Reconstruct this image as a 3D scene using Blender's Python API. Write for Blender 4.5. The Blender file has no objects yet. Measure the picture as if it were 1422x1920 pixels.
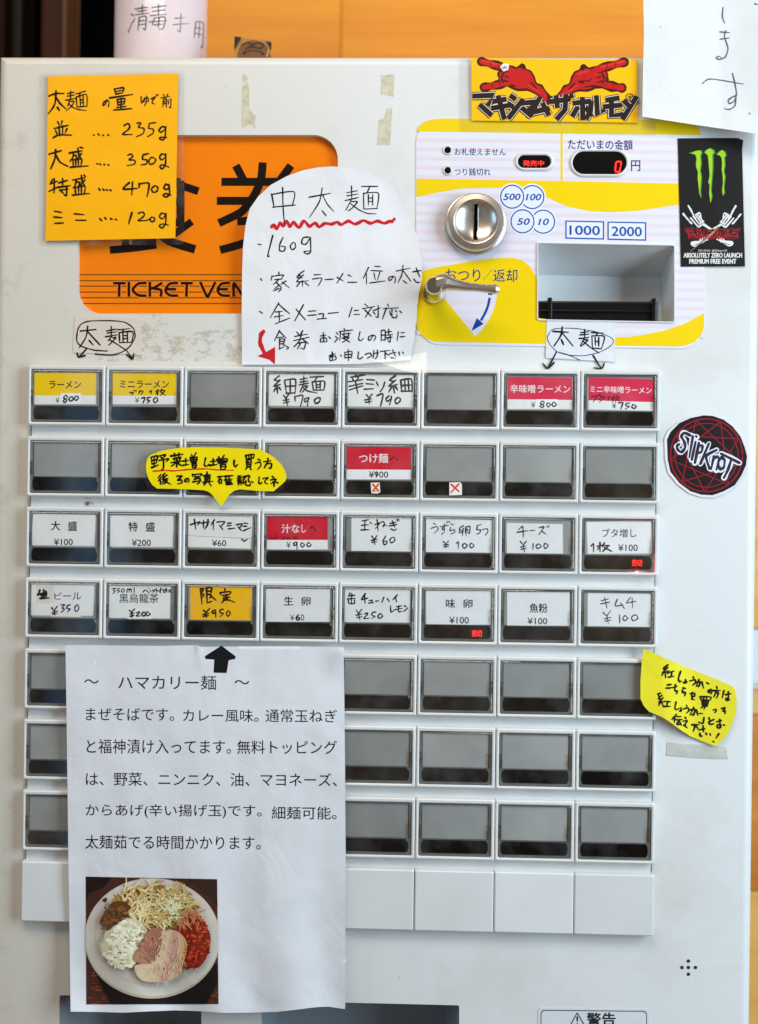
import bpy, bmesh, math, random
from mathutils import Vector, Matrix, noise
random.seed(7)
C = bpy.context.scene.collection
SC = bpy.context.scene

# ------------------------------------------------------------------ camera
Z0 = 1.35                                   # height of the top button row above the floor
F, PW, PH = 2300.0, 1422.0, 1920.0
RX, RY, RZ = -0.00068, 0.03324, 0.01288
CAM = Vector((0.25035, -0.77867, Z0 - 0.09129))
def _rot():
    ca, sa, cb, sb, cc, sc = math.cos(RX), math.sin(RX), math.cos(RY), math.sin(RY), math.cos(RZ), math.sin(RZ)
    rx = Matrix(((1,0,0),(0,ca,-sa),(0,sa,ca))); ry = Matrix(((cb,0,sb),(0,1,0),(-sb,0,cb))); rz = Matrix(((cc,-sc,0),(sc,cc,0),(0,0,1)))
    return rz @ ry @ rx @ Matrix(((1,0,0),(0,0,-1),(0,1,0)))
M3 = _rot()                                 # rows: right, down, forward
cd = bpy.data.cameras.new('camera'); cam = bpy.data.objects.new('camera', cd); C.objects.link(cam)
cd.sensor_fit = 'VERTICAL'; cd.sensor_height = 36.0; cd.lens = F / PH * 36.0; cd.clip_start = 0.02; cd.clip_end = 60
r_, d_, f_ = M3[0], M3[1], M3[2]
cam.matrix_world = Matrix(((r_[0], -d_[0], -f_[0], CAM[0]), (r_[1], -d_[1], -f_[1], CAM[1]), (r_[2], -d_[2], -f_[2], CAM[2]), (0,0,0,1)))
SC.camera = cam
cd.dof.use_dof = True; cd.dof.focus_distance = 0.775; cd.dof.aperture_fstop = 4.0

# ------------------------------------------------------------------ world, lamps, exposure
w = bpy.data.worlds.new('World'); SC.world = w; w.use_nodes = True
def room_light():          # the dim warm shop around: an uneven room of lighter and darker walls
    nt = w.node_tree; bg = nt.nodes['Background']
    tc = nt.nodes.new('ShaderNodeTexCoord'); no = nt.nodes.new('ShaderNodeTexNoise'); rp = nt.nodes.new('ShaderNodeValToRGB')
    no.inputs['Scale'].default_value = 4.5; no.inputs['Detail'].default_value = 2
    nt.links.new(tc.outputs['Generated'], no.inputs['Vector']); nt.links.new(no.outputs['Fac'], rp.inputs[0]); nt.links.new(rp.outputs[0], bg.inputs[0])
    e = rp.color_ramp.elements; e[0].position = 0.36; e[0].color = (0.035, 0.028, 0.024, 1); e[1].position = 0.68; e[1].color = (0.72, 0.54, 0.38, 1)
    m = e.new(0.5); m.color = (0.24, 0.19, 0.15, 1)
    bg.inputs[1].default_value = 0.58
room_light()
def lamp(name, loc, aim, sx, sy, power, col):
    l = bpy.data.lights.new(name, 'AREA'); l.shape = 'RECTANGLE'; l.size = sx; l.size_y = sy; l.energy = power; l.color = col
    o = bpy.data.objects.new(name, l); C.objects.link(o); o.location = loc
    o.rotation_euler = (Vector(aim) - Vector(loc)).to_track_quat('-Z', 'Y').to_euler()
    return o
lamp('ceiling_lamp', (0.02, -0.80, Z0 + 0.92), (0.24, 0, Z0 - 0.10), 0.9, 0.45, 9.5, (1.0, 0.88, 0.74))
lamp('right_window', (1.25, -0.70, Z0 + 0.10), (0.38, 0, Z0 - 0.2), 0.55, 1.1, 19, (0.62, 0.83, 1.0))
lamp('left_window', (-1.5, -0.95, Z0 + 0.1), (0.3, 0, Z0 - 0.1), 0.6, 1.0, 5.5, (0.38, 0.70, 1.0))
lamp('left_doorway', (-0.42, -1.75, Z0 - 0.3), (-0.10, 0, Z0 - 0.3), 0.13, 1.4, 0.42, (0.26, 0.58, 1.0))
SC.view_settings.view_transform = 'Standard'; SC.view_settings.look = 'None'
SC.view_settings.exposure = 0.04; SC.view_settings.gamma = 1.0; SC.view_settings.use_curve_mapping = False
try:
    SC.cycles.max_bounces = 8; SC.cycles.transparent_max_bounces = 16; SC.cycles.use_denoising = True
    SC.cycles.caustics_reflective = False; SC.cycles.caustics_refractive = False
except Exception: pass

# ------------------------------------------------------------------ from the photograph to the machine's front (its plane is y = 0)
def ray(px, py):
    c = Vector(((px - PW/2) / F, (py - PH/2) / F, 1.0))
    return M3.transposed() @ c
def at(px, py, d=0.0):                      # the point a height d in front of the machine's front
    v = ray(px, py); t = (-d - CAM.y) / v.y
    return CAM + v * t
def lin(c):
    return tuple((x/255/12.92 if x <= 10 else ((x/255 + 0.055)/1.055) ** 2.4) for x in c)

# ------------------------------------------------------------------ materials
MATS = {}
def nodes_of(name):
    m = bpy.data.materials.new(name); m.use_nodes = True
    nt = m.node_tree; b = nt.nodes['Principled BSDF']
    MATS[name] = m
    return m, nt, b
def N(nt, t, **kw):
    n = nt.nodes.new(t)
    for k, v in kw.items(): setattr(n, k, v)
    return n
def mat(name, col, rough=0.5, metal=0.0, spec=0.5, vary=0.06, scale=40, bump=0.0, bscale=200, emit=None, estr=0, coat=0, stretch=None):
    if name in MATS: return MATS[name]
    m, nt, b = nodes_of(name)
    tc = N(nt, 'ShaderNodeTexCoord'); mp = N(nt, 'ShaderNodeMapping')
    oi = N(nt, 'ShaderNodeObjectInfo'); vm = N(nt, 'ShaderNodeVectorMath', operation='SCALE'); cx = N(nt, 'ShaderNodeCombineXYZ')
    for i_ in range(3): nt.links.new(oi.outputs['Random'], cx.inputs[i_])
    vm.inputs['Scale'].default_value = 9.0; nt.links.new(cx.outputs[0], vm.inputs[0]); nt.links.new(vm.outputs[0], mp.inputs['Location'])
    nt.links.new(tc.outputs['Object'], mp.inputs[0])
    if stretch: mp.inputs['Scale'].default_value = stretch
    no = N(nt, 'ShaderNodeTexNoise'); no.inputs['Scale'].default_value = scale; no.inputs['Detail'].default_value = 5
    nt.links.new(mp.outputs[0], no.inputs['Vector'])
    rp = N(nt, 'ShaderNodeValToRGB')
    rp.color_ramp.elements[0].position = 0.3; rp.color_ramp.elements[1].position = 0.72
    rp.color_ramp.elements[0].color = tuple(max(0, c*(1-vary)) for c in col) + (1,)
    rp.color_ramp.elements[1].color = tuple(min(1, c*(1+vary*0.6)) for c in col) + (1,)
    nt.links.new(no.outputs['Fac'], rp.inputs[0]); nt.links.new(rp.outputs[0], b.inputs['Base Color'])
    b.inputs['Roughness'].default_value = rough; b.inputs['Metallic'].default_value = metal
    b.inputs['Specular IOR Level'].default_value = spec
    if coat: b.inputs['Coat Weight'].default_value = coat
    if bump:
        n2 = N(nt, 'ShaderNodeTexNoise'); n2.inputs['Scale'].default_value = bscale; n2.inputs['Detail'].default_value = 3
        nt.links.new(mp.outputs[0], n2.inputs['Vector'])
        bp = N(nt, 'ShaderNodeBump'); bp.inputs['Strength'].default_value = bump; bp.inputs['Distance'].default_value = 0.001
        nt.links.new(n2.outputs['Fac'], bp.inputs['Height']); nt.links.new(bp.outputs[0], b.inputs['Normal'])
    if emit:
        b.inputs['Emission Color'].default_value = emit + (1,); b.inputs['Emission Strength'].default_value = estr
    return m
def print_mat(name, rough, spec=0.4, bump=0.15, bscale=260, vary=0.05, crumple=0.0):
    m, nt, b = nodes_of(name)
    a = N(nt, 'ShaderNodeAttribute', attribute_name='Col')
    tc = N(nt, 'ShaderNodeTexCoord'); no = N(nt, 'ShaderNodeTexNoise'); no.inputs['Scale'].default_value = 90; no.inputs['Detail'].default_value = 6
    nt.links.new(tc.outputs['Object'], no.inputs['Vector'])
    mr = N(nt, 'ShaderNodeMapRange'); mr.inputs[3].default_value = 1 - vary; mr.inputs[4].default_value = 1 + vary
    nt.links.new(no.outputs['Fac'], mr.inputs[0])
    mx = N(nt, 'ShaderNodeMix', data_type='RGBA', blend_type='MULTIPLY'); mx.inputs[0].default_value = 1
    nt.links.new(a.outputs['Color'], mx.inputs[6]); nt.links.new(mr.outputs[0], mx.inputs[7])
    nt.links.new(mx.outputs[2], b.inputs['Base Color'])
    b.inputs['Roughness'].default_value = rough; b.inputs['Specular IOR Level'].default_value = spec
    if bump:
        n2 = N(nt, 'ShaderNodeTexNoise'); n2.inputs['Scale'].default_value = bscale; n2.inputs['Detail'].default_value = 4
        nt.links.new(tc.outputs['Object'], n2.inputs['Vector'])
        n3 = N(nt, 'ShaderNodeTexNoise'); n3.inputs['Scale'].default_value = 26; n3.inputs['Detail'].default_value = 3; n3.inputs['Distortion'].default_value = 0.8
        nt.links.new(tc.outputs['Object'], n3.inputs['Vector'])
        bq_ = N(nt, 'ShaderNodeBump'); bq_.inputs['Strength'].default_value = crumple; bq_.inputs['Distance'].default_value = 0.004
        nt.links.new(n3.outputs['Fac'], bq_.inputs['Height'])
        bp = N(nt, 'ShaderNodeBump'); bp.inputs['Strength'].default_value = bump; bp.inputs['Distance'].default_value = 0.0005
        nt.links.new(n2.outputs['Fac'], bp.inputs['Height']); nt.links.new(bq_.outputs[0], bp.inputs['Normal']); nt.links.new(bp.outputs[0], b.inputs['Normal'])
    return m
PAPER = print_mat('printed_paper', 0.75, 0.25, crumple=0.3)
GLOSS = print_mat('glossy_print', 0.42, 0.25, 0.05, crumple=0.15)
LIGHTBOX = print_mat('backlit_acrylic', 0.25, 0.3, 0.03)
def glass_mat(name, tint, rough, veil, veilcol, ior=1.45):
    m = bpy.data.materials.new(name); m.use_nodes = True; MATS[name] = m
    nt = m.node_tree; nt.nodes.remove(nt.nodes['Principled BSDF']); out = nt.nodes['Material Output']
    tr = N(nt, 'ShaderNodeBsdfTransparent'); tr.inputs[0].default_value = tint + (1,)
    gl = N(nt, 'ShaderNodeBsdfGlossy'); gl.inputs['Roughness'].default_value = rough
    df = N(nt, 'ShaderNodeBsdfDiffuse'); df.inputs[0].default_value = veilcol + (1,)
    # the same reflectance from either face of the sheet
    lw = N(nt, 'ShaderNodeLayerWeight'); lw.inputs[0].default_value = 0.5
    pw = N(nt, 'ShaderNodeMath', operation='POWER'); pw.inputs[1].default_value = 5; nt.links.new(lw.outputs['Facing'], pw.inputs[0])
    f0 = ((ior-1)/(ior+1))**2 * 1.7        # front and back face together
    fr = N(nt, 'ShaderNodeMapRange'); fr.inputs[3].default_value = f0; fr.inputs[4].default_value = 0.6
    nt.links.new(pw.outputs[0], fr.inputs[0])
    tc = N(nt, 'ShaderNodeTexCoord'); no = N(nt, 'ShaderNodeTexNoise'); no.inputs['Scale'].default_value = 60; no.inputs['Detail'].default_value = 6
    oi = N(nt, 'ShaderNodeObjectInfo'); cx = N(nt, 'ShaderNodeCombineXYZ'); mp = N(nt, 'ShaderNodeMapping'); vm = N(nt, 'ShaderNodeVectorMath', operation='SCALE')
    for i_ in range(3): nt.links.new(oi.outputs['Random'], cx.inputs[i_])
    vm.inputs['Scale'].default_value = 7.0; nt.links.new(cx.outputs[0], vm.inputs[0]); nt.links.new(vm.outputs[0], mp.inputs['Location'])
    nt.links.new(tc.outputs['Object'], mp.inputs[0]); nt.links.new(mp.outputs[0], no.inputs['Vector'])
    mr = N(nt, 'ShaderNodeMapRange'); mr.inputs[1].default_value = 0.42; mr.inputs[2].default_value = 0.80; mr.inputs[3].default_value = 0; mr.inputs[4].default_value = veil * 2
    nt.links.new(no.outputs['Fac'], mr.inputs[0])
    sk = N(nt, 'ShaderNodeTexNoise'); sk.inputs['Scale'].default_value = 1500; sk.inputs['Detail'].default_value = 2; nt.links.new(mp.outputs[0], sk.inputs['Vector'])
    s2 = N(nt, 'ShaderNodeMapRange'); s2.inputs[1].default_value = 0.70; s2.inputs[2].default_value = 0.76; s2.inputs[4].default_value = 0.30; nt.links.new(sk.outputs['Fac'], s2.inputs[0])
    s3 = N(nt, 'ShaderNodeMath', operation='MULTIPLY'); nt.links.new(s2.outputs[0], s3.inputs[0]); nt.links.new(no.outputs['Fac'], s3.inputs[1])
    ad = N(nt, 'ShaderNodeMath', operation='ADD'); nt.links.new(mr.outputs[0], ad.inputs[0]); nt.links.new(s3.outputs[0], ad.inputs[1])
    m1 = N(nt, 'ShaderNodeMixShader'); m2 = N(nt, 'ShaderNodeMixShader')
    nt.links.new(ad.outputs[0], m1.inputs[0]); nt.links.new(tr.outputs[0], m1.inputs[1]); nt.links.new(df.outputs[0], m1.inputs[2])
    nt.links.new(fr.outputs[0], m2.inputs[0]); nt.links.new(m1.outputs[0], m2.inputs[1]); nt.links.new(gl.outputs[0], m2.inputs[2])
    nt.links.new(m2.outputs[0], out.inputs[0])
    return m
FILM = glass_mat('clear_film', (0.97, 0.97, 0.96), 0.16, 0.055, (0.8, 0.8, 0.78))
PANE = glass_mat('clear_acrylic', (0.985, 0.99, 0.98), 0.05, 0.030, (0.7, 0.7, 0.68))
def residue_mat(name, col, cover, scale):
    m, nt, b = nodes_of(name)
    tc = N(nt, 'ShaderNodeTexCoord'); no = N(nt, 'ShaderNodeTexNoise'); no.inputs['Scale'].default_value = scale; no.inputs['Detail'].default_value = 8; no.inputs['Roughness'].default_value = 0.7
    mp = N(nt, 'ShaderNodeMapping'); mp.inputs['Scale'].default_value = (1, 1, 1.6)
    nt.links.new(tc.outputs['Object'], mp.inputs[0]); nt.links.new(mp.outputs[0], no.inputs['Vector'])
    rp = N(nt, 'ShaderNodeValToRGB'); rp.color_ramp.elements[0].position = 0.62 - cover*0.3; rp.color_ramp.elements[1].position = 0.70 - cover*0.3
    nt.links.new(no.outputs['Fac'], rp.inputs[0])
    mu = N(nt, 'ShaderNodeMath', operation='MULTIPLY'); mu.inputs[1].default_value = 0.6
    nt.links.new(rp.outputs[0], mu.inputs[0]); nt.links.new(mu.outputs[0], b.inputs['Alpha'])
    n3 = N(nt, 'ShaderNodeTexNoise'); n3.inputs['Scale'].default_value = scale*4; n3.inputs['Detail'].default_value = 6
    nt.links.new(tc.outputs['Object'], n3.inputs['Vector'])
    r2 = N(nt, 'ShaderNodeValToRGB'); r2.color_ramp.elements[0].color = tuple(c*0.72 for c in col)+(1,); r2.color_ramp.elements[1].color = tuple(min(1, c*1.15) for c in col)+(1,)
    r2.color_ramp.elements[0].position = 0.3; r2.color_ramp.elements[1].position = 0.6
    nt.links.new(n3.outputs['Fac'], r2.inputs[0]); nt.links.new(r2.outputs[0], b.inputs['Base Color']); b.inputs['Roughness'].default_value = 0.8
    return m
def wood_mat(name, c1, c2, axis='X', scale=6, rough=0.45):
    m, nt, b = nodes_of(name)
    tc = N(nt, 'ShaderNodeTexCoord'); mp = N(nt, 'ShaderNodeMapping')
    mp.inputs['Scale'].default_value = (0.6, 6, 6) if axis == 'X' else (6, 6, 0.6)
    nt.links.new(tc.outputs['Object'], mp.inputs[0])
    no = N(nt, 'ShaderNodeTexNoise'); no.inputs['Scale'].default_value = scale; no.inputs['Detail'].default_value = 8; no.inputs['Distortion'].default_value = 0.6
    nt.links.new(mp.outputs[0], no.inputs['Vector'])
    mp2 = N(nt, 'ShaderNodeMapping'); mp2.inputs['Scale'].default_value = (3, 90, 90) if axis == 'X' else (90, 90, 3)
    nt.links.new(tc.outputs['Object'], mp2.inputs[0])
    n2 = N(nt, 'ShaderNodeTexNoise'); n2.inputs['Scale'].default_value = scale; n2.inputs['Detail'].default_value = 4
    nt.links.new(mp2.outputs[0], n2.inputs['Vector'])
    ad = N(nt, 'ShaderNodeMath', operation='ADD'); mu = N(nt, 'ShaderNodeMath', operation='MULTIPLY'); mu.inputs[1].default_value = 0.35
    nt.links.new(n2.outputs['Fac'], mu.inputs[0]); nt.links.new(no.outputs['Fac'], ad.inputs[0]); nt.links.new(mu.outputs[0], ad.inputs[1])
    rp = N(nt, 'ShaderNodeValToRGB'); rp.color_ramp.elements[0].position = 0.45; rp.color_ramp.elements[1].position = 0.9
    rp.color_ramp.elements[0].color = c1 + (1,); rp.color_ramp.elements[1].color = c2 + (1,)
    nt.links.new(ad.outputs[0], rp.inputs[0]); nt.links.new(rp.outputs[0], b.inputs['Base Color'])
    b.inputs['Roughness'].default_value = rough
    bp = N(nt, 'ShaderNodeBump'); bp.inputs['Strength'].default_value = 0.15; bp.inputs['Distance'].default_value = 0.0006
    nt.links.new(n2.outputs['Fac'], bp.inputs['Height']); nt.links.new(bp.outputs[0], b.inputs['Normal'])
    return m

# ------------------------------------------------------------------ object helpers
def tag(o, label=None, cat=None, group=None, kind=None):
    if label: o['label'] = label
    if cat: o['category'] = cat
    if group: o['group'] = group
    if kind: o['kind'] = kind
    return o
def empty(name, loc, label, cat, group=None):
    o = bpy.data.objects.new(name, None); C.objects.link(o); o.location = loc; o.empty_display_size = 0.02
    o['wl'] = tuple(loc)
    del o['wl']
    ORG[o.name] = Vector(loc)
    return tag(o, label, cat, group)
ORG = {}
def link_mesh(name, me, parent=None, loc=None):
    """me holds world coordinates; they are moved to be relative to loc (or the mean point)"""
    if loc is None:
        n = len(me.vertices); s = Vector((0, 0, 0))
        for v in me.vertices: s += v.co
        loc = s / max(1, n)
    loc = Vector(loc)
    for v in me.vertices: v.co -= loc
    o = bpy.data.objects.new(name, me); C.objects.link(o); ORG[o.name] = loc
    if parent is not None:
        o.parent = parent; o.location = loc - ORG[parent.name]
    else: o.location = loc
    return o
def from_bm(name, bm, mats, parent=None, loc=None, smooth=False):
    bmesh.ops.recalc_face_normals(bm, faces=bm.faces[:])
    if smooth:
        for e in bm.edges: e.smooth = len(e.link_faces) != 2 or e.calc_face_angle(0) < 0.42
    me = bpy.data.meshes.new(name); bm.to_mesh(me); bm.free()
    for m in (mats if isinstance(mats, (list, tuple)) else [mats]): me.materials.append(m)
    if smooth:
        for p in me.polygons: p.use_smooth = True
    return link_mesh(name, me, parent, loc)
def rr(x0, z0, x1, z1, r, d, k=5):
    """rounded rectangle loop in metres, x to the right, z up, a height d in front of the machine"""
    pts = []
    for cx, cz, a0 in ((x1-r, z1-r, 0), (x0+r, z1-r, 90), (x0+r, z0+r, 180), (x1-r, z0+r, 270)):
        for i in range(k+1):
            a = math.radians(a0 + 90*i/k); pts.append(Vector((cx + r*math.cos(a), -d, cz + r*math.sin(a))))
    return pts
def loft(bm, loops, cap0=False, cap1=False, mat=0):
    vs = [[bm.verts.new(p) for p in L] for L in loops]
    n = len(vs[0])
    for a, b in zip(vs, vs[1:]):
        for i in range(n):
            f = bm.faces.new((a[i], a[(i+1) % n], b[(i+1) % n], b[i])); f.material_index = mat
    if cap0: bm.faces.new(vs[0]).material_index = mat
    if cap1: bm.faces.new(vs[-1]).material_index = mat
    return vs
def box(bm, x0, y0, z0, x1, y1, z1, mat=0, bev=0):
    vs = [bm.verts.new((x, y, z)) for x in (x0, x1) for y in (y0, y1) for z in (z0, z1)]
    fs = [bm.faces.new([vs[i] for i in q]) for q in ((0,1,3,2),(4,6,7,5),(0,4,5,1),(2,3,7,6),(0,2,6,4),(1,5,7,3))]
    for f in fs: f.material_index = mat
    if bev:
        es = list({e for f in fs for e in f.edges})
        bmesh.ops.bevel(bm, geom=es, offset=bev, segments=2, affect='EDGES', profile=0.6)

# ------------------------------------------------------------------ sheets: paper, print and ink in one coloured mesh
def parse(s):
    out = []
    for q in s.replace('/', ';').split(';'):
        n = [float(t) for t in q.split()]
        if len(n) >= 4: out.append([(n[i], n[i+1]) for i in range(0, len(n) - 1, 2)])
    return out
def spline(p, seg=5):
    if len(p) < 3: 
        (x0, y0), (x1, y1) = p[0], p[-1]
        return [(x0 + (x1-x0)*i/4, y0 + (y1-y0)*i/4) for i in range(5)]
    q = [p[0]] + p + [p[-1]]; out = []
    closed = (p[0] == p[-1])
    if closed: q[0] = p[-2]; q[-1] = p[1]
    for i in range(1, len(q) - 2):
        a, b, c, d = q[i-1], q[i], q[i+1], q[i+2]
        for k in range(seg):
            t = k/seg; t2 = t*t; t3 = t2*t
            # tension kept fairly tight so that corners of kanji stay corners
            T = 0.36
            m1 = ((c[0]-a[0])*T, (c[1]-a[1])*T); m2 = ((d[0]-b[0])*T, (d[1]-b[1])*T)
            h = (2*t3-3*t2+1, t3-2*t2+t, -2*t3+3*t2, t3-t2)
            out.append((h[0]*b[0]+h[1]*m1[0]+h[2]*c[0]+h[3]*m2[0], h[0]*b[1]+h[1]*m1[1]+h[2]*c[1]+h[3]*m2[1]))
    out.append(p[-1]); return out
def cut_grid(bm, poly, grid):
    for ax in (0, 1):
        lo = min(p[ax] for p in poly); hi = max(p[ax] for p in poly); k = math.floor(lo/grid) + 1
        while k*grid < hi:
            co = (k*grid, 0, 0) if ax == 0 else (0, k*grid, 0); no = (1, 0, 0) if ax == 0 else (0, 1, 0)
            bmesh.ops.bisect_plane(bm, geom=bm.verts[:]+bm.edges[:]+bm.faces[:], plane_co=co, plane_no=no); k += 1
class Sheet:
    def __init__(s, depth):
        s.depth = depth if callable(depth) else (lambda x, y: depth)
        s.v, s.f, s.c, s.top = [], [], [], 0.0
        s.fine = 0.0000006
        s.o = (0, 0, 1.0)
        s.map = None; s.cut = 0; s.wk = 1.12; s.off = 0.00008 if callable(depth) else 0.000012; s.step = 0.000004 if callable(depth) else 0.000001
    def org(s, x, y, sc): s.o = (x, y, sc); return s
    def P(s, p): return (s.o[0] + p[0]/s.o[2], s.o[1] + p[1]/s.o[2])
    def put(s, px, py, h):
        if s.map: return s.map(px, py, h)
        return at(px, py, s.depth(px, py) + h)
    def raw(s, pts, faces, col, h):
        b = len(s.v)
        for x, y in pts: s.v.append(s.put(x, y, h))
        for f in faces: s.f.append([b + i for i in f]); s.c.append(col)
    def base(s, poly, col, grid=14, skirt=0.0004, smooth_fn=None):
        bm = bmesh.new(); vs = [bm.verts.new((x, y, 0)) for x, y in poly]; f0 = bm.faces.new(vs); f0.normal_update()
        bmesh.ops.triangulate(bm, faces=bm.faces[:])
        xs = [p[0] for p in poly]; ys = [p[1] for p in poly]
        if grid: cut_grid(bm, poly, grid)
        bm.verts.index_update(); b = len(s.v); col = lin(col)
        bd = []
        for v in bm.verts: s.v.append(s.put(v.co.x, v.co.y, 0))
        for f in bm.faces: s.f.append([b + v.index for v in f.verts]); s.c.append(col)
        for e in bm.edges:
            if len(e.link_faces) == 1: bd.append((e.verts[0], e.verts[1]))
        for a, c in bd:
            k = len(s.v); s.v += [s.put(a.co.x, a.co.y, 0), s.put(c.co.x, c.co.y, 0), s.put(c.co.x, c.co.y, -skirt), s.put(a.co.x, a.co.y, -skirt)]
            s.f.append([k, k + 1, k + 2, k + 3]); s.c.append(col)
        bm.free(); return s
    def lay(s, big=True): s.top += (0.00004 if s.cut else s.step) if big else s.fine; return s.off + s.top
    def poly(s, txt, col, z=True, smooth=False, pts=None):
        for p in ([pts] if pts else parse(txt)):
            if smooth: p = spline(p + [p[0]])[:-1]
            q = [s.P(a) for a in p] if z else p
            bm = bmesh.new(); vs = [bm.verts.new((x, y, 0)) for x, y in q]
            bm.faces.new(vs).normal_update(); bmesh.ops.triangulate(bm, faces=bm.faces[:])
            if s.cut: cut_grid(bm, q, s.cut)
            bm.verts.index_update()
            s.raw([(v.co.x, v.co.y) for v in bm.verts], [[v.index for v in f.verts] for f in bm.faces], lin(col), s.lay(max(a for a, _ in q) - min(a for a, _ in q) > (45 if s.cut else 9))); bm.free()
        return s
    def ink(s, txt, wd, col=(10, 8, 8), z=True, flat=False, curve=True, taper=0.3, wob=0.15):
        col = lin(col); s.top += s.step
        for p in (parse(txt) if isinstance(txt, str) else txt):
            q = [s.P(a) for a in p] if z else p
            W = (wd/s.o[2] if z else wd)*(1 if flat else s.wk*random.uniform(0.86, 1.12))
            q = spline(q) if curve else q
            # drop doubles
            r = [q[0]]
            for a in q[1:]:
                if (a[0]-r[-1][0])**2 + (a[1]-r[-1][1])**2 > 0.01: r.append(a)
            if len(r) < 2: r.append((r[0][0] + 0.3, r[0][1]))
            n = len(r); L, R = [], []; ph = random.uniform(0, 6)
            nrm = []
            for i in range(n):
                a, b = r[max(0, i-1)], r[min(n-1, i+1)]
                dx, dy = b[0]-a[0], b[1]-a[1]; l = math.hypot(dx, dy) or 1
                nx, ny = -dy/l, dx/l
                if not curve and 0 < i < n-1:      # mitre
                    d1 = (r[i][0]-a[0], r[i][1]-a[1]); l1 = math.hypot(*d1) or 1
                    c = abs((-d1[1]/l1)*nx + (d1[0]/l1)*ny); k = 1/max(0.45, c); nx *= k; ny *= k
                nrm.append((nx, ny))
                t = i/(n-1); ww = W*0.5
                if not flat: ww *= (1 + wob*math.sin(ph + i*0.9)) * (1 - taper*max(0, t-0.6)/0.4)
                L.append((r[i][0]+nx*ww, r[i][1]+ny*ww)); R.append((r[i][0]-nx*ww, r[i][1]-ny*ww))
            pts = L + R; fc = [[i, i+1, n+i+1, n+i] for i in range(n-1)]
            if not flat:
                for e, sg in ((0, -1), (n-1, 1)):
                    cx, cy = r[e]; ax, ay = L[e][0]-cx, L[e][1]-cy; ids = [e]
                    tx, ty = -ay*-sg, ax*-sg
                    # half disc beyond the end
                    px, py = nrm[e]; ox, oy = (py*sg, -px*sg); rad = math.hypot(ax, ay)
                    for k in range(1, 5):
                        an = math.pi*k/5; c_, s_ = math.cos(an), math.sin(an)
                        ids.append(len(pts)); pts.append((cx + ax*c_ + ox*rad*s_, cy + ay*c_ + oy*rad*s_))
                    ids.append(n+e); fc.append(ids)
            s.raw(pts, fc, col, s.lay(False))
        return s
    def text(s, body, x0, y0, x1, y1, col=(22, 18, 18), z=True, bold=0.0, shear=0.0, slope=0.0, only=None):
        me, (ax, ay, bx, by) = glyphs(body, 0.0 if bold > 0 else bold, shear)
        if z: x0, y0 = s.P((x0, y0)); x1, y1 = s.P((x1, y1)); slope = slope/s.o[2]
        em = (y1-y0)/((by-ay) or 1); e = bold*em
        top0 = s.top
        for ox, oy in (((0, 0),) if e <= 0 else ((0, 0), (e, 0), (-e, 0), (0, e*0.8), (0, -e*0.8))):
            pts = []
            for vx, vy in me[0]:
                u = (vx-ax)/(bx-ax); t = (vy-ay)/((by-ay) or 1)
                pts.append((x0 + u*(x1-x0) + ox, y1 + t*(y0-y1) + slope*u + oy))
            s.raw(pts, me[1], lin(col), s.lay(False))
        s.top += s.step
        return s
    def build(s, name, m, parent=None, loc=None, smooth=True):
        me = bpy.data.meshes.new(name); me.from_pydata([tuple(v) for v in s.v], [], s.f)
        ca = me.color_attributes.new('Col', 'FLOAT_COLOR', 'CORNER'); i = 0
        buf = []
        for p in me.polygons: buf += (list(s.c[p.index]) + [1.0]) * p.loop_total
        ca.data.foreach_set('color', buf)
        for p in me.polygons: p.use_smooth = False
        me.materials.append(m)
        # every face looks towards the viewer's side
        bm = bmesh.new(); bm.from_mesh(me)
        for f in bm.faces:
            if f.normal.y > 0: f.normal_flip()
            if smooth: f.smooth = True
        bm.to_mesh(me); bm.free()
        return link_mesh(name, me, parent, loc)
_G = {}
def glyphs(body, bold, shear):
    k = (body, bold, shear)
    if k not in _G:
        c = bpy.data.curves.new('lettering', 'FONT'); c.body = body; c.offset = bold; c.shear = shear; c.resolution_u = 3; c.fill_mode = 'FRONT'
        o = bpy.data.objects.new('lettering', c); C.objects.link(o)
        ev = o.evaluated_get(bpy.context.evaluated_depsgraph_get()); me = ev.to_mesh()
        v = [(q.co.x, q.co.y) for q in me.vertices]; f = [list(p.vertices) for p in me.polygons]
        ev.to_mesh_clear(); bpy.data.objects.remove(o); bpy.data.curves.remove(c)
        xs = [a for a, _ in v]; ys = [b for _, b in v]
        _G[k] = ((v, f), (min(xs), min(ys), max(xs), max(ys)))
    return _G[k]
def wavy(base, amp, sx, sy, seed, curl=None):
    def fn(x, y):
        h = base + amp*(noise.noise(Vector((x/sx, y/sy, seed))) + 0.35*noise.noise(Vector((x/sx*2.3, y/sy*2.1, seed+9))))
        return h + (curl(x, y) if curl else 0)
    return fn
def film(name, poly, depth, parent, inset=None):
    bm = bmesh.new(); vs = [bm.verts.new(at(x, y, depth(x, y) if callable(depth) else depth)) for x, y in poly]
    bm.faces.new(vs).normal_update(); bmesh.ops.triangulate(bm, faces=bm.faces[:])
    return from_bm(name, bm, FILM, parent)
def ell(cx, cy, rx, ry, n=40, a0=0, a1=360):
    return [(cx + rx*math.cos(math.radians(a0+(a1-a0)*i/n)), cy + ry*math.sin(math.radians(a0+(a1-a0)*i/n))) for i in range(n + (a1-a0 < 360))]
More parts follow.
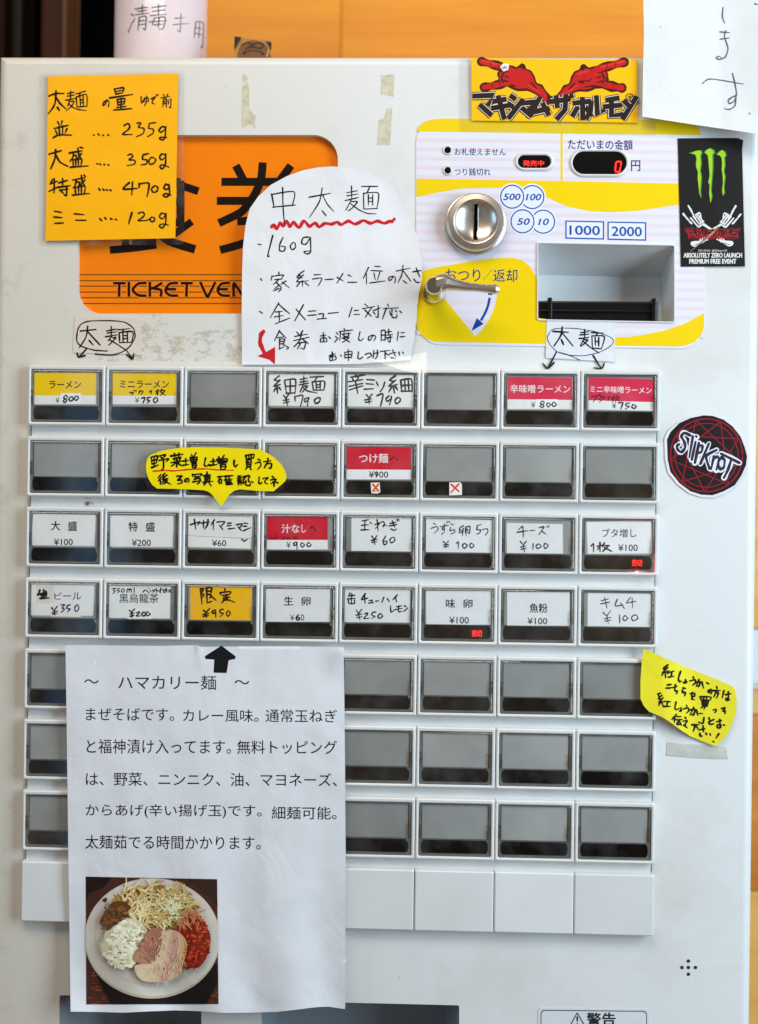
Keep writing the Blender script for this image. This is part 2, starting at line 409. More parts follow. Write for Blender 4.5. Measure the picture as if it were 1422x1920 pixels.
def rpx(x0, y0, x1, y1, r, k=6, s0=0, s1=0):
    """rounded rectangle in photo pixels; the top edge falls by s0 and the bottom edge by s1 from left to right"""
    pts = []
    for cx, cy, a in ((x1-r, y1-r, 0), (x0+r, y1-r, 90), (x0+r, y0+r, 180), (x1-r, y0+r, 270)):
        for i in range(k+1):
            t = math.radians(a + 90*i/k); x, y = cx + r*math.cos(t), cy + r*math.sin(t)
            u = (x-x0)/(x1-x0); sl = s0 + (s1-s0)*(y-y0)/(y1-y0); pts.append((x, y + sl*u))
    return pts
# ------------------------------------------------------------------ setting behind the machine
W_ORANGE = wood_mat('orange_wood', (0.70, 0.205, 0.006), (0.92, 0.36, 0.016), 'X', 3.5, 0.6)
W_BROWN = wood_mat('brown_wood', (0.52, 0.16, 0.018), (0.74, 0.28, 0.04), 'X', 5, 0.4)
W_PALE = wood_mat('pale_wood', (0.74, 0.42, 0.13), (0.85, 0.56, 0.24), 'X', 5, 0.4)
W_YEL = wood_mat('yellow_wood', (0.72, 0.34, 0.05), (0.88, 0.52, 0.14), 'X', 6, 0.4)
W_DARK = wood_mat('dark_wood', (0.018, 0.005, 0.003), (0.050, 0.013, 0.005), 'Z', 5, 0.5)
W_DARK.node_tree.nodes['Principled BSDF'].inputs['Specular IOR Level'].default_value = 0.12
def board(name, x0, x1, z0, z1, y0, y1, m, parent=None, bev=0.002):
    bm = bmesh.new(); box(bm, x0, y0, z0, x1, y1, z1, bev=bev)
    return from_bm(name, bm, m, parent, ((x0+x1)/2, (y0+y1)/2, z0))
YW = 0.34
def xw(px, y=YW): return at(px, 50, -y).x
wall = empty('wooden_wall', ((xw(385)+1.0)/2, YW, 0), 'orange varnished plank wall behind and above the white machine', 'wall')
zt = Z0 + 0.55
board('wall_board', xw(384), xw(639), 0.02, zt, YW, YW+0.02, W_ORANGE, wall)
board('wall_board', xw(639)+0.0001, 0.78, 0.02, zt, YW, YW+0.02, W_ORANGE, wall)
# boards right of the machine, uneven light on them put into their wood tones
ST = 0.30
def zs(py): return at(1418, py, -ST).z
side = empty('plank_partition', (0.75, ST, 0), 'wooden plank partition right of the machine, uneven light painted in brown, pale and yellow', 'partition')
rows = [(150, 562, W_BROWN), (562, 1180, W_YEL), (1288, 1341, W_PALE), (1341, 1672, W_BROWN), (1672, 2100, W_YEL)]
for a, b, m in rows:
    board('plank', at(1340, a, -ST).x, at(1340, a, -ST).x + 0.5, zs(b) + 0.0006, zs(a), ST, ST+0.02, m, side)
board('pale_rail', at(1340, 1200, -ST).x, at(1340, 1200, -ST).x + 0.5, zs(1284)+0.0006, zs(1180), ST-0.004, ST+0.02, mat('pale_blue_paint', (0.72, 0.78, 0.80), 0.4), side)
board('pale_rail', at(1340, 1200, -ST).x, at(1340, 1200, -ST).x + 0.5, zs(1288)+0.0004, zs(1284), ST-0.006, ST+0.02, mat('cream_paint', (0.85, 0.78, 0.6), 0.4), side)
# dark doorway at the top left
dw = empty('dark_door_frame', (xw(150, 0.28), 0.28, 0), 'dark brown wooden door frame with a black gap left of the white bottle', 'door frame')
Y2 = 0.28
def post(name, a, b, y0, m): board(name, at(a, 50, -y0).x, at(b, 50, -y0).x, 0.02, zt, y0, y0 + 0.04, m, dw, 0.003)
post('post', -700, 9, 0.25, mat('dark_red_wood', (0.016, 0.005, 0.003), 0.5, spec=0.05))
post('post', 10, 40, 0.27, mat('dark_olive_paint', (0.018, 0.018, 0.011), 0.5, spec=0.08))
post('gap_shade', 40, 76, 0.33, mat('black_gap', (0.002, 0.0017, 0.0016), 0.9, spec=0))  # near-black sheet stands for the shade in the open gap
post('post', 76, 118, 0.26, W_DARK)
post('edge_strip', 118, 124, 0.255, mat('worn_brown_edge', (0.10, 0.04, 0.015), 0.45, spec=0.2))
post('gap_shade', 124, 400, 0.36, MATS['black_gap'])

# ------------------------------------------------------------------ the ticket machine
DIRT_X = -0.24
def cabinet_mat():
    m, nt, b = nodes_of('cabinet_enamel')
    tc = N(nt, 'ShaderNodeTexCoord')
    n1 = N(nt, 'ShaderNodeTexNoise'); n1.inputs['Scale'].default_value = 7; n1.inputs['Detail'].default_value = 9; n1.inputs['Roughness'].default_value = 0.65
    nt.links.new(tc.outputs['Object'], n1.inputs['Vector'])
    rp = N(nt, 'ShaderNodeValToRGB'); e = rp.color_ramp.elements
    e[0].position = 0.30; e[0].color = (0.66, 0.63, 0.575, 1); e[1].position = 0.50; e[1].color = (0.755, 0.75, 0.735, 1)
    nt.links.new(n1.outputs['Fac'], rp.inputs[0])
    n2 = N(nt, 'ShaderNodeTexNoise'); n2.inputs['Scale'].default_value = 160; n2.inputs['Detail'].default_value = 6
    mp = N(nt, 'ShaderNodeMapping'); nt.links.new(tc.outputs['Object'], mp.inputs[0]); nt.links.new(mp.outputs[0], n2.inputs['Vector'])
    r2 = N(nt, 'ShaderNodeValToRGB'); r2.color_ramp.elements[0].position = 0.20; r2.color_ramp.elements[1].position = 0.29
    r2.color_ramp.elements[0].color = (0.62, 0.58, 0.5, 1); r2.color_ramp.elements[1].color = (1, 1, 1, 1)
    nt.links.new(n2.outputs['Fac'], r2.inputs[0])
    # warm, dimmer light on the left half put into the paint colour
    sp = N(nt, 'ShaderNodeSeparateXYZ'); nt.links.new(tc.outputs['Object'], sp.inputs[0])
    mr = N(nt, 'ShaderNodeMapRange'); mr.inputs[1].default_value = -0.24; mr.inputs[2].default_value = 0.02; mr.inputs[3].default_value = 1.5; mr.inputs[4].default_value = 0
    nt.links.new(sp.outputs['X'], mr.inputs[0])
    mu = N(nt, 'ShaderNodeMath', operation='MULTIPLY'); nt.links.new(mr.outputs[0], mu.inputs[0]); nt.links.new(n1.outputs['Fac'], mu.inputs[1])
    m1 = N(nt, 'ShaderNodeMix', data_type='RGBA', blend_type='MULTIPLY'); m1.inputs[0].default_value = 1
    nt.links.new(rp.outputs[0], m1.inputs[6]); nt.links.new(r2.outputs[0], m1.inputs[7])
    m2 = N(nt, 'ShaderNodeMix', data_type='RGBA', blend_type='MULTIPLY'); m2.inputs[7].default_value = (0.88, 0.80, 0.66, 1)
    nt.links.new(mu.outputs[0], m2.inputs[0]); nt.links.new(m1.outputs[2], m2.inputs[6])
    n4 = N(nt, 'ShaderNodeTexNoise'); n4.inputs['Scale'].default_value = 26; n4.inputs['Detail'].default_value = 10; n4.inputs['Roughness'].default_value = 0.75
    nt.links.new(tc.outputs['Object'], n4.inputs['Vector'])
    mz = N(nt, 'ShaderNodeMapRange'); mz.inputs[1].default_value = DIRT_X; mz.inputs[2].default_value = DIRT_X + 0.10; mz.inputs[3].default_value = 0.20; mz.inputs[4].default_value = 0.06
    nt.links.new(sp.outputs['X'], mz.inputs[0])
    ad = N(nt, 'ShaderNodeMath', operation='ADD'); nt.links.new(n4.outputs['Fac'], ad.inputs[0]); nt.links.new(mz.outputs[0], ad.inputs[1])
    dr = N(nt, 'ShaderNodeMapRange'); dr.inputs[1].default_value = 0.72; dr.inputs[2].default_value = 0.88; dr.inputs[4].default_value = 0.55; nt.links.new(ad.outputs[0], dr.inputs[0])
    m5 = N(nt, 'ShaderNodeMix', data_type='RGBA'); m5.inputs[7].default_value = (0.42, 0.36, 0.27, 1)
    nt.links.new(dr.outputs[0], m5.inputs[0]); nt.links.new(m2.outputs[2], m5.inputs[6])
    nt.links.new(m5.outputs[2], b.inputs['Base Color'])
    b.inputs['Roughness'].default_value = 0.36
    n3 = N(nt, 'ShaderNodeTexNoise'); n3.inputs['Scale'].default_value = 500
    nt.links.new(tc.outputs['Object'], n3.inputs['Vector'])
    bp = N(nt, 'ShaderNodeBump'); bp.inputs['Strength'].default_value = 0.06; bp.inputs['Distance'].default_value = 0.0004
    nt.links.new(n3.outputs['Fac'], bp.inputs['Height']); nt.links.new(bp.outputs[0], b.inputs['Normal'])
    return m
ENAMEL = cabinet_mat()
WHITE = mat('white_plastic', (0.74, 0.735, 0.71), 0.34, vary=0.07, scale=55)
FRAMEW = mat('button_frame_plastic', (0.76, 0.755, 0.735), 0.33, vary=0.045, scale=30)
DARK = mat('dark_recess', (0.012, 0.012, 0.012), 0.6)
BLACKG = mat('smoked_lens', (0.007, 0.0055, 0.005), 0.12, spec=0.5, vary=0.3)
GREYP = mat('grey_backing', (0.345, 0.342, 0.328), 0.42, vary=0.20, scale=28)
def vary_by_object(m, lo, hi):
    nt = m.node_tree; b = nt.nodes['Principled BSDF']; src = b.inputs['Base Color'].links[0].from_socket
    oi = N(nt, 'ShaderNodeObjectInfo'); mr = N(nt, 'ShaderNodeMapRange'); mr.inputs[3].default_value = lo; mr.inputs[4].default_value = hi
    mx = N(nt, 'ShaderNodeMix', data_type='RGBA', blend_type='MULTIPLY'); mx.inputs[0].default_value = 1
    nt.links.new(oi.outputs['Random'], mr.inputs[0]); nt.links.new(src, mx.inputs[6]); nt.links.new(mr.outputs[0], mx.inputs[7]); nt.links.new(mx.outputs[2], b.inputs['Base Color'])
vary_by_object(GREYP, 0.78, 1.18); vary_by_object(FRAMEW, 0.95, 1.03)
WELL = mat('button_well', (0.08, 0.08, 0.07), 0.35, vary=0.3, scale=80)
SEAM = mat('dirty_seam', (0.05, 0.045, 0.04), 0.7)
CHROME = mat('polished_steel', (0.78, 0.74, 0.68), 0.16, metal=1, vary=0.05, scale=60)
BRUSH = mat('worn_steel', (0.74, 0.68, 0.60), 0.30, metal=1, vary=0.12, scale=90)
GREYM = mat('grey_steel', (0.30, 0.33, 0.36), 0.35, vary=0.06)
BLACKP = mat('black_plastic', (0.004, 0.004, 0.0045), 0.28, spec=0.35)

XL, XR = at(-7, 400).x, at(1424, 700).x
ZT = at(500, 103).z
ZB = 0.05
mach = empty('ticket_machine', ((XL+XR)/2, 0.15, ZB), 'tall white meal ticket vending machine with rows of grey selection buttons', 'ticket machine')
R = 0.006
bm = bmesh.new()
def zx(px, py, d=0.0): return at(px, py, d)
def loop_px(pts, d=0.0): return [at(x, y, d) for x, y in pts]
front = [Vector((XL+R, 0, ZB)), Vector((XR-R, 0, ZB)), Vector((XR-R, 0, ZT-R)), Vector((XL+R, 0, ZT-R))]
HEAD = rpx(146, 253, 634, 588, 46, 8, 0, 0)
BILL = rpx(1009.5, 456, 1264.5, 598.5, 3, 2, 4.5, 4.5)
TRAY1 = rpx(112, 1866, 378, 2010, 3, 2, 5, 5)
TRAY2 = rpx(491, 1876, 861.5, 2010, 3, 2, 9, 9)
holes = [loop_px(HEAD), loop_px(BILL), loop_px(TRAY1), loop_px(TRAY2)]
es = []
for L in [front] + holes:
    vs = [bm.verts.new(p) for p in L]
    es += [bm.edges.new((vs[i], vs[(i+1) % len(vs)])) for i in range(len(vs))]
    if L is front: fv = vs
bmesh.ops.triangle_fill(bm, use_beauty=True, use_dissolve=False, edges=es)
# rounded edges, sides, top and back
prev = None
prof = [(R*(1-math.cos(math.radians(a))), R*(1-math.sin(math.radians(a)))) for a in range(0, 91, 15)]   # (depth back, how far inside the outer side)
def ring(yb, ins): return [Vector((XL+ins, yb, ZB)), Vector((XL+ins, yb, ZT-ins)), Vector((XR-ins, yb, ZT-ins)), Vector((XR-ins, yb, ZB))]
prev = [fv[0], fv[3], fv[2], fv[1]]
for yb, ins in prof[1:] + [(0.26, 0)]:
    cur = [bm.verts.new(p) for p in ring(yb, ins)]
    for i in range(3): bm.faces.new((prev[i], prev[i+1], cur[i+1], cur[i]))
    prev = cur
bm.faces.new(prev)
cab = from_bm('cabinet', bm, ENAMEL, mach, ((XL+XR)/2, 0, Z0 - 0.15))
# recess of the lit header
bm = bmesh.new()
loft(bm, [loop_px(HEAD), [p + Vector((0, 0.0045, 0)) for p in loop_px(HEAD)]])
from_bm('header_surround', bm, WHITE, mach)
hd = Sheet(-0.0042)
hd.base([(140, 247), (640, 247), (640, 594), (140, 594)], (246, 128, 4), grid=0, skirt=0.001)
BK = (24, 14, 8)
hd.org(130, 240, 4.063)
for i, y in enumerate((1117, 1163, 1205, 1250, 1293, 1337)):
    hd.ink('40 %d 2080 %d' % (y, y), 9, (112, 74, 20), flat=True, curve=False)
TV = ("335 1182 430 1182;382 1182 380 1285;455 1172 455 1285;590 1180 530 1185 490 1220 490 1245 530 1275 590 1278;615 1172 615 1285;710 1180 650 1215 615 1225;"
      "640 1222 700 1235 698 1285;830 1180 770 1185 738 1220 738 1250 770 1275 830 1278;740 1228 815 1228;850 1182 942 1182;897 1182 893 1285;998 1172 1048 1280 1060 1280 1115 1172;"
      "1225 1180 1165 1185 1135 1220 1135 1250 1165 1275 1225 1278;1135 1228 1210 1228;1255 1285 1255 1180 1330 1285 1330 1175;1360 1180 1360 1280 1420 1275 1450 1230 1420 1185 1360 1180;1485 1172 1485 1285")
hd.ink(TV, 36, (244, 127, 6), flat=True, curve=True)
hd.ink(TV, 21, BK, flat=True, curve=True)
hd.ink('1270 285 1330 400;1160 410 1860 410;1125 555 1900 555;1475 262 1460 400 1400 530 1310 640 1140 725;1690 285 1610 395;1500 570 1640 690 1850 760', 62, BK, flat=True)
hd.ink('1280 710 1640 710 1640 800 1600 900 1540 930;1440 720 1370 860 1150 930', 62, BK, flat=True)
hd.ink('560 270 700 380 985 482;500 280 330 430 180 480', 60, BK, flat=True)
hd.ink('850 400 850 735;430 400 430 900;430 410 850 410;430 560 850 560;430 720 850 720', 58, BK, flat=True, curve=False)
hd.ink('935 712 800 810', 56, BK, flat=True); hd.ink('640 760 760 860 960 925', 66, BK, flat=True)
hd.ink('310 930 480 915 665 890', 58, BK, flat=True); hd.ink('480 872 664 872', 56, BK, flat=True)
hd.build('header_panel', LIGHTBOX, mach, smooth=False)

# coloured money panel with stripes, as one printed plate
def plate_mat():
    m, nt, b = nodes_of('money_plate')
    a = N(nt, 'ShaderNodeAttribute', attribute_name='Col'); b.inputs['Roughness'].default_value = 0.3
    nt.links.new(a.outputs['Color'], b.inputs['Base Color'])
    return m
PLATE = plate_mat()
pl = Sheet(0.0005)
PB = rpx(780.7, 221.5, 1321, 645.5, 46, 8, 3, 9)
BC = [(1008.6, 455.2), (1265.4, 459.8), (1265.4, 603.6), (1008.6, 599)]      # the opening for bank notes
# the plate is laid as four pieces that meet round the opening
tops = [p for p in PB if p[1] < 400]; bots = [p for p in PB if p[1] > 400]
pieces = [[(780.7, 455.2)] + tops[1:-1][:0] + sorted([p for p in tops if p[0] < 900], key=lambda p: p[0] - p[1]) + sorted([p for p in tops if p[0] > 900], key=lambda p: p[0] + p[1]) + [(1321, 459.8), BC[1], BC[0]],
          [(780.7, 599)] + [BC[3], BC[2]] + [(1321, 603.6)] + sorted([p for p in bots if p[0] > 900], key=lambda p: p[1] - p[0]) + sorted([p for p in bots if p[0] < 900], key=lambda p: -p[0] - p[1]),
          [(780.7, 455.2), BC[0], BC[3], (780.7, 599)], [BC[1], (1321, 459.8), (1321, 603.6), BC[2]]]
PW_ = (229, 227, 236)
for pc_ in pieces: pl.base(pc_, PW_, grid=0, skirt=0.0005)
for i in range(24):                       # the printed pale pink stripes
    y = 259 + i*17.2
    if y > 636: break
    def st(xa, xb): pl.poly('', (231, 214, 222), z=False, pts=[(x, y + (x-781)*6.5/539 + o) for x, o in ((xa, 0), (xb, 0), (xb, 7), (xa, 7))])
    if 442 < y < 602: st(781.5, 1007.5); st(1266.5, 1320)
    else: st(781.5, 1320)
YE = (246, 208, 0)
tb = [(x, y) for x, y in PB if y < 252]
tb = [(781.8, 246.5)] + [(786, 238), (796, 229), (810, 223.8), (826, 222)] + [(1276, 224.7), (1296, 229), (1309, 238), (1316, 253.5)]
pl.poly('', YE, z=False, pts=tb)
pl.poly('', YE, z=False, pts=[(1051.2, 250), (1055.6, 250), (1055.6, 342), (1051.2, 342)])
pl.poly('', YE, z=False, pts=[(781, 335), (1050, 339.3), (1320.6, 345), (1320.6, 372)] + [(1271, 384), (1201, 394.6), (1147.5, 398), (1107, 396), (1067, 388), (1040, 377), (1015, 364), (990, 356), (937.5, 351.6), (866, 353.5), (820, 361), (781, 369.5)])
pl.org(770, 340, 5.267)
pl.poly('62 900 125 885 250 850 400 825 560 795 700 775 800 762 900 755 1020 755 1100 775 1180 840 1235 930 1255 1000 1258 1350 1350 1362 1350 1606 240 1585 150 1555 85 1490 62 1440', YE)
pl.org(980, 430, 3.95)
pl.poly('160 800 685 800 800 795 900 780 1050 750 1200 700 1346 620 1346 720 1320 790 1270 838 1200 863 1130 868 160 850', YE)
pl.org(770, 340, 5.267)
pl.poly('240 1040 850 1075 852 1150 820 1270 760 1390 700 1470 640 1530', (226, 223, 234))
for y in (1180, 1275, 1370):
    pl.poly('', (231, 214, 222), z=False, pts=[(770+(255+(y-1060)*0.85)/5.267, 340+y/5.267), (770+(838-(y-1150)*0.35)/5.267, 340+y/5.267), (770+(828-(y-1110)*0.38)/5.267, 340+(y+38)/5.267), (770+(255+(y-1022)*0.85)/5.267, 340+(y+38)/5.267)])
BL = (8, 62, 150)
pl.ink('793 1075 787 1122', 44, (8, 30, 90), flat=True, taper=0)
pl.ink('782 1150 765 1230 735 1305 695 1375', 25, BL, flat=True)
pl.poly('600 1480 655 1350 722 1408', BL)
DB = (22, 52, 120)
pl.text('おつり', 345, 866, 690, 986, DB, bold=0.008); pl.ink('716 978 806 868', 4, DB, flat=True, taper=0); pl.text('返却', 818, 868, 1055, 992, DB, bold=0.008)
pl.org(770, 220, 4.18)
pl.text('お札使えません', 345, 240, 748, 298, DB, bold=0.006, slope=2); pl.text('つり銭切れ', 345, 398, 628, 455, DB, bold=0.006, slope=2)
CO = (16, 78, 170)
for cx, cy in ((955, 625), (797, 622), (1040, 818), (878, 815)):
    pl.poly('', (240, 238, 243), pts=ell(cx, cy, 106, 106)); pl.poly('', CO, pts=ell(cx, cy, 95, 95)); pl.poly('', (228, 234, 243), pts=ell(cx, cy, 85, 85))
pl.text('500', 728, 598, 862, 648, CO, bold=0.03, shear=0.2); pl.text('100', 904, 600, 1024, 650, CO, bold=0.03, shear=0.2)
pl.text('50', 836, 792, 934, 842, CO, bold=0.03, shear=0.2); pl.text('10', 1002, 794, 1084, 844, CO, bold=0.03, shear=0.2)
pl.org(1040, 240, 3.72)
for x0, y0, x1, y1 in ((76, 645, 346, 778), (370, 652, 640, 786)):
    pl.poly('%d %d %d %d %d %d %d %d' % (x0, y0, x1, y0+5, x1, y1, x0, y1-6), CO)
    pl.poly('%d %d %d %d %d %d %d %d' % (x0+9, y0+9, x1-9, y0+14, x1-9, y1-9, x0+9, y1-15), (232, 232, 240))
pl.text('1000', 106, 680, 316, 744, CO, bold=0.022, slope=4); pl.text('2000', 400, 687, 608, 752, CO, bold=0.022, slope=4)
pl.text('円', 535, 226, 598, 300, DB, bold=0.008); pl.text('ただいまの金額', 95, 78, 545, 148, DB, bold=0.010, slope=5)
pl.build('money_panel', PLATE, mach, smooth=False)

# small windows in the panel
def pill(name, x0, y0, x1, y1, rim, lab=None):
    a, b = at(x0, y1), at(x1, y0); r = (b.z-a.z)/2 - 1e-5
    ra = rim
    bm = bmesh.new()
    loft(bm, [rr(a.x-ra, a.z-ra, b.x+ra, b.z+ra, r+ra, 0.0005, 8), rr(a.x-ra, a.z-ra, b.x+ra, b.z+ra, r+ra, 0.0014, 8), rr(a.x-ra*0.5, a.z-ra*0.5, b.x+ra*0.5, b.z+ra*0.5, r+ra*0.5, 0.0018, 8),
              rr(a.x, a.z, b.x, b.z, r, 0.0014, 8), rr(a.x, a.z, b.x, b.z, r, 0.0009, 8)])
    o = from_bm(name, bm, WHITE, mach, smooth=False)
    bm = bmesh.new(); loft(bm, [rr(a.x, a.z, b.x, b.z, r, 0.00095, 8)], cap1=True)
    from_bm('display_glass', bm, BLACKG, o)
    return o
LED = mat('red_led', (0.3, 0.0, 0.0), 0.4, emit=(1.0, 0.02, 0.015), estr=3.2)
def led(o, s):
    me_o = s.build('lit_characters', LED, o, smooth=False); return me_o
p1 = pill('status_display', 970.5, 292, 1033, 316, 0.0014)
s = Sheet(0.0011); s.org(770, 220, 4.18); s.text('発売中', 882, 338, 1046, 382, (255, 0, 0), bold=0.0); led(p1, s)
p2 = pill('amount_display', 1073, 285, 1175, 327.5, 0.0014)
s = Sheet(0.0011); s.org(1040, 240, 3.72)
s.ink('432 235 466 235;427 268 422 300;466 240 462 266;460 272 454 302;430 238 426 266;424 305 456 305', 10, (255, 0, 0), flat=True, curve=False, taper=0); led(p2, s)
for cx, cy in ((839.5, 282.5), (839.5, 320.5)):
    bm = bmesh.new(); c = at(cx, cy); k = 0.000338
    circ = lambda r, d: [Vector((c.x + r*math.cos(2*math.pi*i/28), -d, c.z + r*math.sin(2*math.pi*i/28))) for i in range(28)]
    loft(bm, [circ(8.6*k, 0.0005), circ(8.6*k, 0.0012), circ(7.6*k, 0.0015), circ(6.2*k, 0.0012), circ(6.2*k, 0.0008)])
    o = from_bm('warning_lamp', bm, WHITE, mach)
    bm = bmesh.new(); loft(bm, [circ(6.2*k, 0.0010)], cap1=True); from_bm('lamp_lens', bm, BLACKG, o)

# coin slot
def lathe(c, prof, n=64):
    return [[Vector((c.x + r*math.cos(2*math.pi*i/n), -d, c.z + r*math.sin(2*math.pi*i/n))) for i in range(n)] for r, d in prof]
cc = at(891.5, 420.7)
bm = bmesh.new()
loft(bm, lathe(cc, [(0.0197, 0.0004), (0.0197, 0.0012), (0.0192, 0.0022), (0.0182, 0.0026), (0.0181, 0.0070), (0.0177, 0.0079), (0.0172, 0.0083), (0.0140, 0.0087), (0.0137, 0.0086), (0.0133, 0.0081), (0.0115, 0.0068), (0.0090, 0.0055), (0.0060, 0.0047), (0.0030, 0.0043), (0.0006, 0.0042)]), cap1=True)
coin = from_bm('coin_slot', bm, BRUSH, mach, smooth=True)
bm = bmesh.new()
def dish(z): 
    r = abs(z); t = [(0, .0042), (.003, .0043), (.006, .0047), (.009, .0055), (.0115, .0068), (.0133, .0083)]
    for (a, da), (b, db) in zip(t, t[1:]):
        if r <= b: return da + (db-da)*(r-a)/(b-a)
    return .0083
hw = 0.00105
for i in range(16):
    za, zb = -0.0112 + 0.0224*i/16, -0.0112 + 0.0224*(i+1)/16
    bm.faces.new([bm.verts.new(Vector((cc.x + sx*hw, -dish(z) - 0.00018, cc.z + z))) for sx, z in ((-1, za), (1, za), (1, zb), (-1, zb))])
from_bm('slot_opening', bm, mat('black_slot', (0.002, 0.002, 0.002), 0.9, spec=0), coin)  # black strip on the dish stands for the shade inside the slot
bm = bmesh.new()
for sx in (-1, 1):
    L = []
    for z in [-0.0116 + 0.0232*i/16 for i in range(17)]:
        L.append((Vector((cc.x + sx*hw, -dish(z) - 0.0005, cc.z+z)), Vector((cc.x + sx*(hw+0.0005), -dish(z) - 0.0006, cc.z+z)), Vector((cc.x + sx*(hw+0.0008), -dish(z) + 0.0001, cc.z+z))))
    vv = [[bm.verts.new(p) for p in q] for q in L]
    for a, b in zip(vv, vv[1:]):
        for j in range(2): bm.faces.new((a[j], a[j+1], b[j+1], b[j]))
from_bm('slot_lip', bm, CHROME, coin, smooth=True)

# return lever
lev_o = at(813.8, 550.5)
bm = bmesh.new()
loft(bm, lathe(lev_o, [(0.0068, 0.0005), (0.0068, 0.002), (0.0060, 0.0035), (0.0050, 0.0042), (0.0048, 0.010), (0.0048, 0.0215), (0.0053, 0.0225), (0.0053, 0.0275), (0.0046, 0.0290)], 40), cap1=True)
lever = from_bm('return_lever', bm, CHROME, mach, smooth=False)
for p in lever.data.polygons: p.use_smooth = len(p.vertices) == 4
bm = bmesh.new()
arm = [(818, 533, .0050, .0052, .0245), (834, 529.5, .0047, .0050, .0245), (839, 530, .0040, .0046, .0245), (850, 533, .0032, .0040, .0242), (870, 537, .0025, .0034, .0238), (895, 539.5, .0021, .0030, .0235), (918, 541.5, .0022, .0030, .0235), (930, 542.5, .0026, .0032, .0236), (936, 543, .0016, .0020, .0236)]
L = []
for x, y, hh, hd_, d in arm:
    c = at(x, y, d); hh *= 1.22; L.append([Vector((c.x, c.y + hd_*math.cos(a)*(1 if abs(math.cos(a)) < .99 else 0.95), c.z + hh*math.sin(a))) for a in [2*math.pi*i/20 for i in range(20)]])
loft(bm, L, cap0=True, cap1=True)
from_bm('lever_arm', bm, BRUSH, lever, smooth=True)

# bill slot
bm = bmesh.new()
FO = rpx(1007.6, 454.2, 1266.4, 600.6, 4, 2, 4.5, 4.5)
loft(bm, [loop_px(FO, 0.0005), loop_px(FO, 0.0014), loop_px(BILL, 0.0014), loop_px(BILL, -0.002)])
bill = from_bm('bill_slot', bm, WHITE, mach)
tl, tr, br, bl = at(1009.5, 456), at(1264.5, 460.5), at(1264.5, 603), at(1009.5, 598.5)
GR2 = mat('bill_bay_white', (0.80, 0.80, 0.79), 0.16, vary=0.05)
bm = bmesh.new()
D1 = 0.034
bk = [Vector((tl.x, D1, tl.z-0.0135)), Vector((tr.x-0.0015, D1, tr.z-0.0135)), Vector((br.x-0.0015, D1, br.z)), Vector((bl.x, D1, bl.z))]
fr = [tl, tr, br, bl]; V = [bm.verts.new(p + Vector((0, 0.0005, 0))) for p in fr]; B = [bm.verts.new(p) for p in bk]
for i in range(4): bm.faces.new((V[i], V[(i+1) % 4], B[(i+1) % 4], B[i]))
bm.faces.new(B)
from_bm('bill_bay', bm, GR2, bill)
bm = bmesh.new()
a = at(1009.8, 598, 0.0); b = at(1235, 566, -0.006)
box(bm, a.x, 0.004, a.z-0.002, b.x, 0.033, b.z, bev=0.0012)
box(bm, a.x+0.001, 0.0026, a.z + 0.0052, b.x-0.001, 0.0048, a.z + 0.0062, bev=0.0003)
for px in (1031, 1226):
    c = at(px, 565, -0.004); box(bm, c.x-0.0014, 0.0012, a.z-0.001, c.x+0.0014, 0.012, b.z + 0.0016, bev=0.0006)
from_bm('bill_guide', bm, BLACKP, bill)

# ticket outlet bays at the foot
for L, nm in ((TRAY1, 1), (TRAY2, 2)):
    P = loop_px(L); bm = bmesh.new()
    ins = [Vector((p.x + (0.012 if p.x < (P[0].x+P[8].x)/2 else -0.004), 0.055, p.z - (0.012 if p.z > Z0-0.4 else 0))) for p in P]
    x0 = min(p.x for p in P); x1 = max(p.x for p in P)
    ins = [Vector((x0 + (p.x-x0)*0.90 + 0.016*(1 if nm == 1 else 0.2), 0.055, p.z - 0.006)) for p in P]
    loft(bm, [[p + Vector((0, 0.0004, 0)) for p in P], ins], cap1=True)
    from_bm('ticket_outlet', bm, GREYM, mach)

# loudspeaker holes, dark discs painted in for the shade inside them
bm = bmesh.new(); k = 1/1.8184
for zx_, zy_ in ((1184, 585), (1162, 607), (1184, 607), (1208, 607), (1184, 630)):
    c = at(640 + zx_*k, 1480 + zy_*k)
    loft(bm, lathe(c, [(0.0011, 0.0002), (0.0009, 0.00035)], 20), cap1=True)
from_bm('speaker_holes', bm, DARK, mach)

# warning plate at the foot
s = Sheet(0.0003); s.base(rpx(1009, 1890, 1217, 2010, 6, 4, 2, 2), (214, 216, 218), grid=0)
s.poly('', (50, 52, 60), z=False, pts=rpx(1014, 1893.5, 1213.5, 2005, 8, 5, 2, 2)); s.poly('', (218, 220, 222), z=False, pts=rpx(1015.6, 1895.2, 1212, 2003, 7, 5, 2, 2))
s.org(640, 1480, 1.8184)
s.ink('805 762 778 810 832 810 805 762', 4, (40, 40, 46), flat=True, curve=False, taper=0); s.ink('805 776 805 792', 5, (40, 40, 46)); s.ink('805 799 805 801', 5, (40, 40, 46))
s.text('警告', 838, 762, 935, 806, (40, 42, 50), bold=0.03)
s.build('warning_plate', GLOSS, mach, smooth=False)

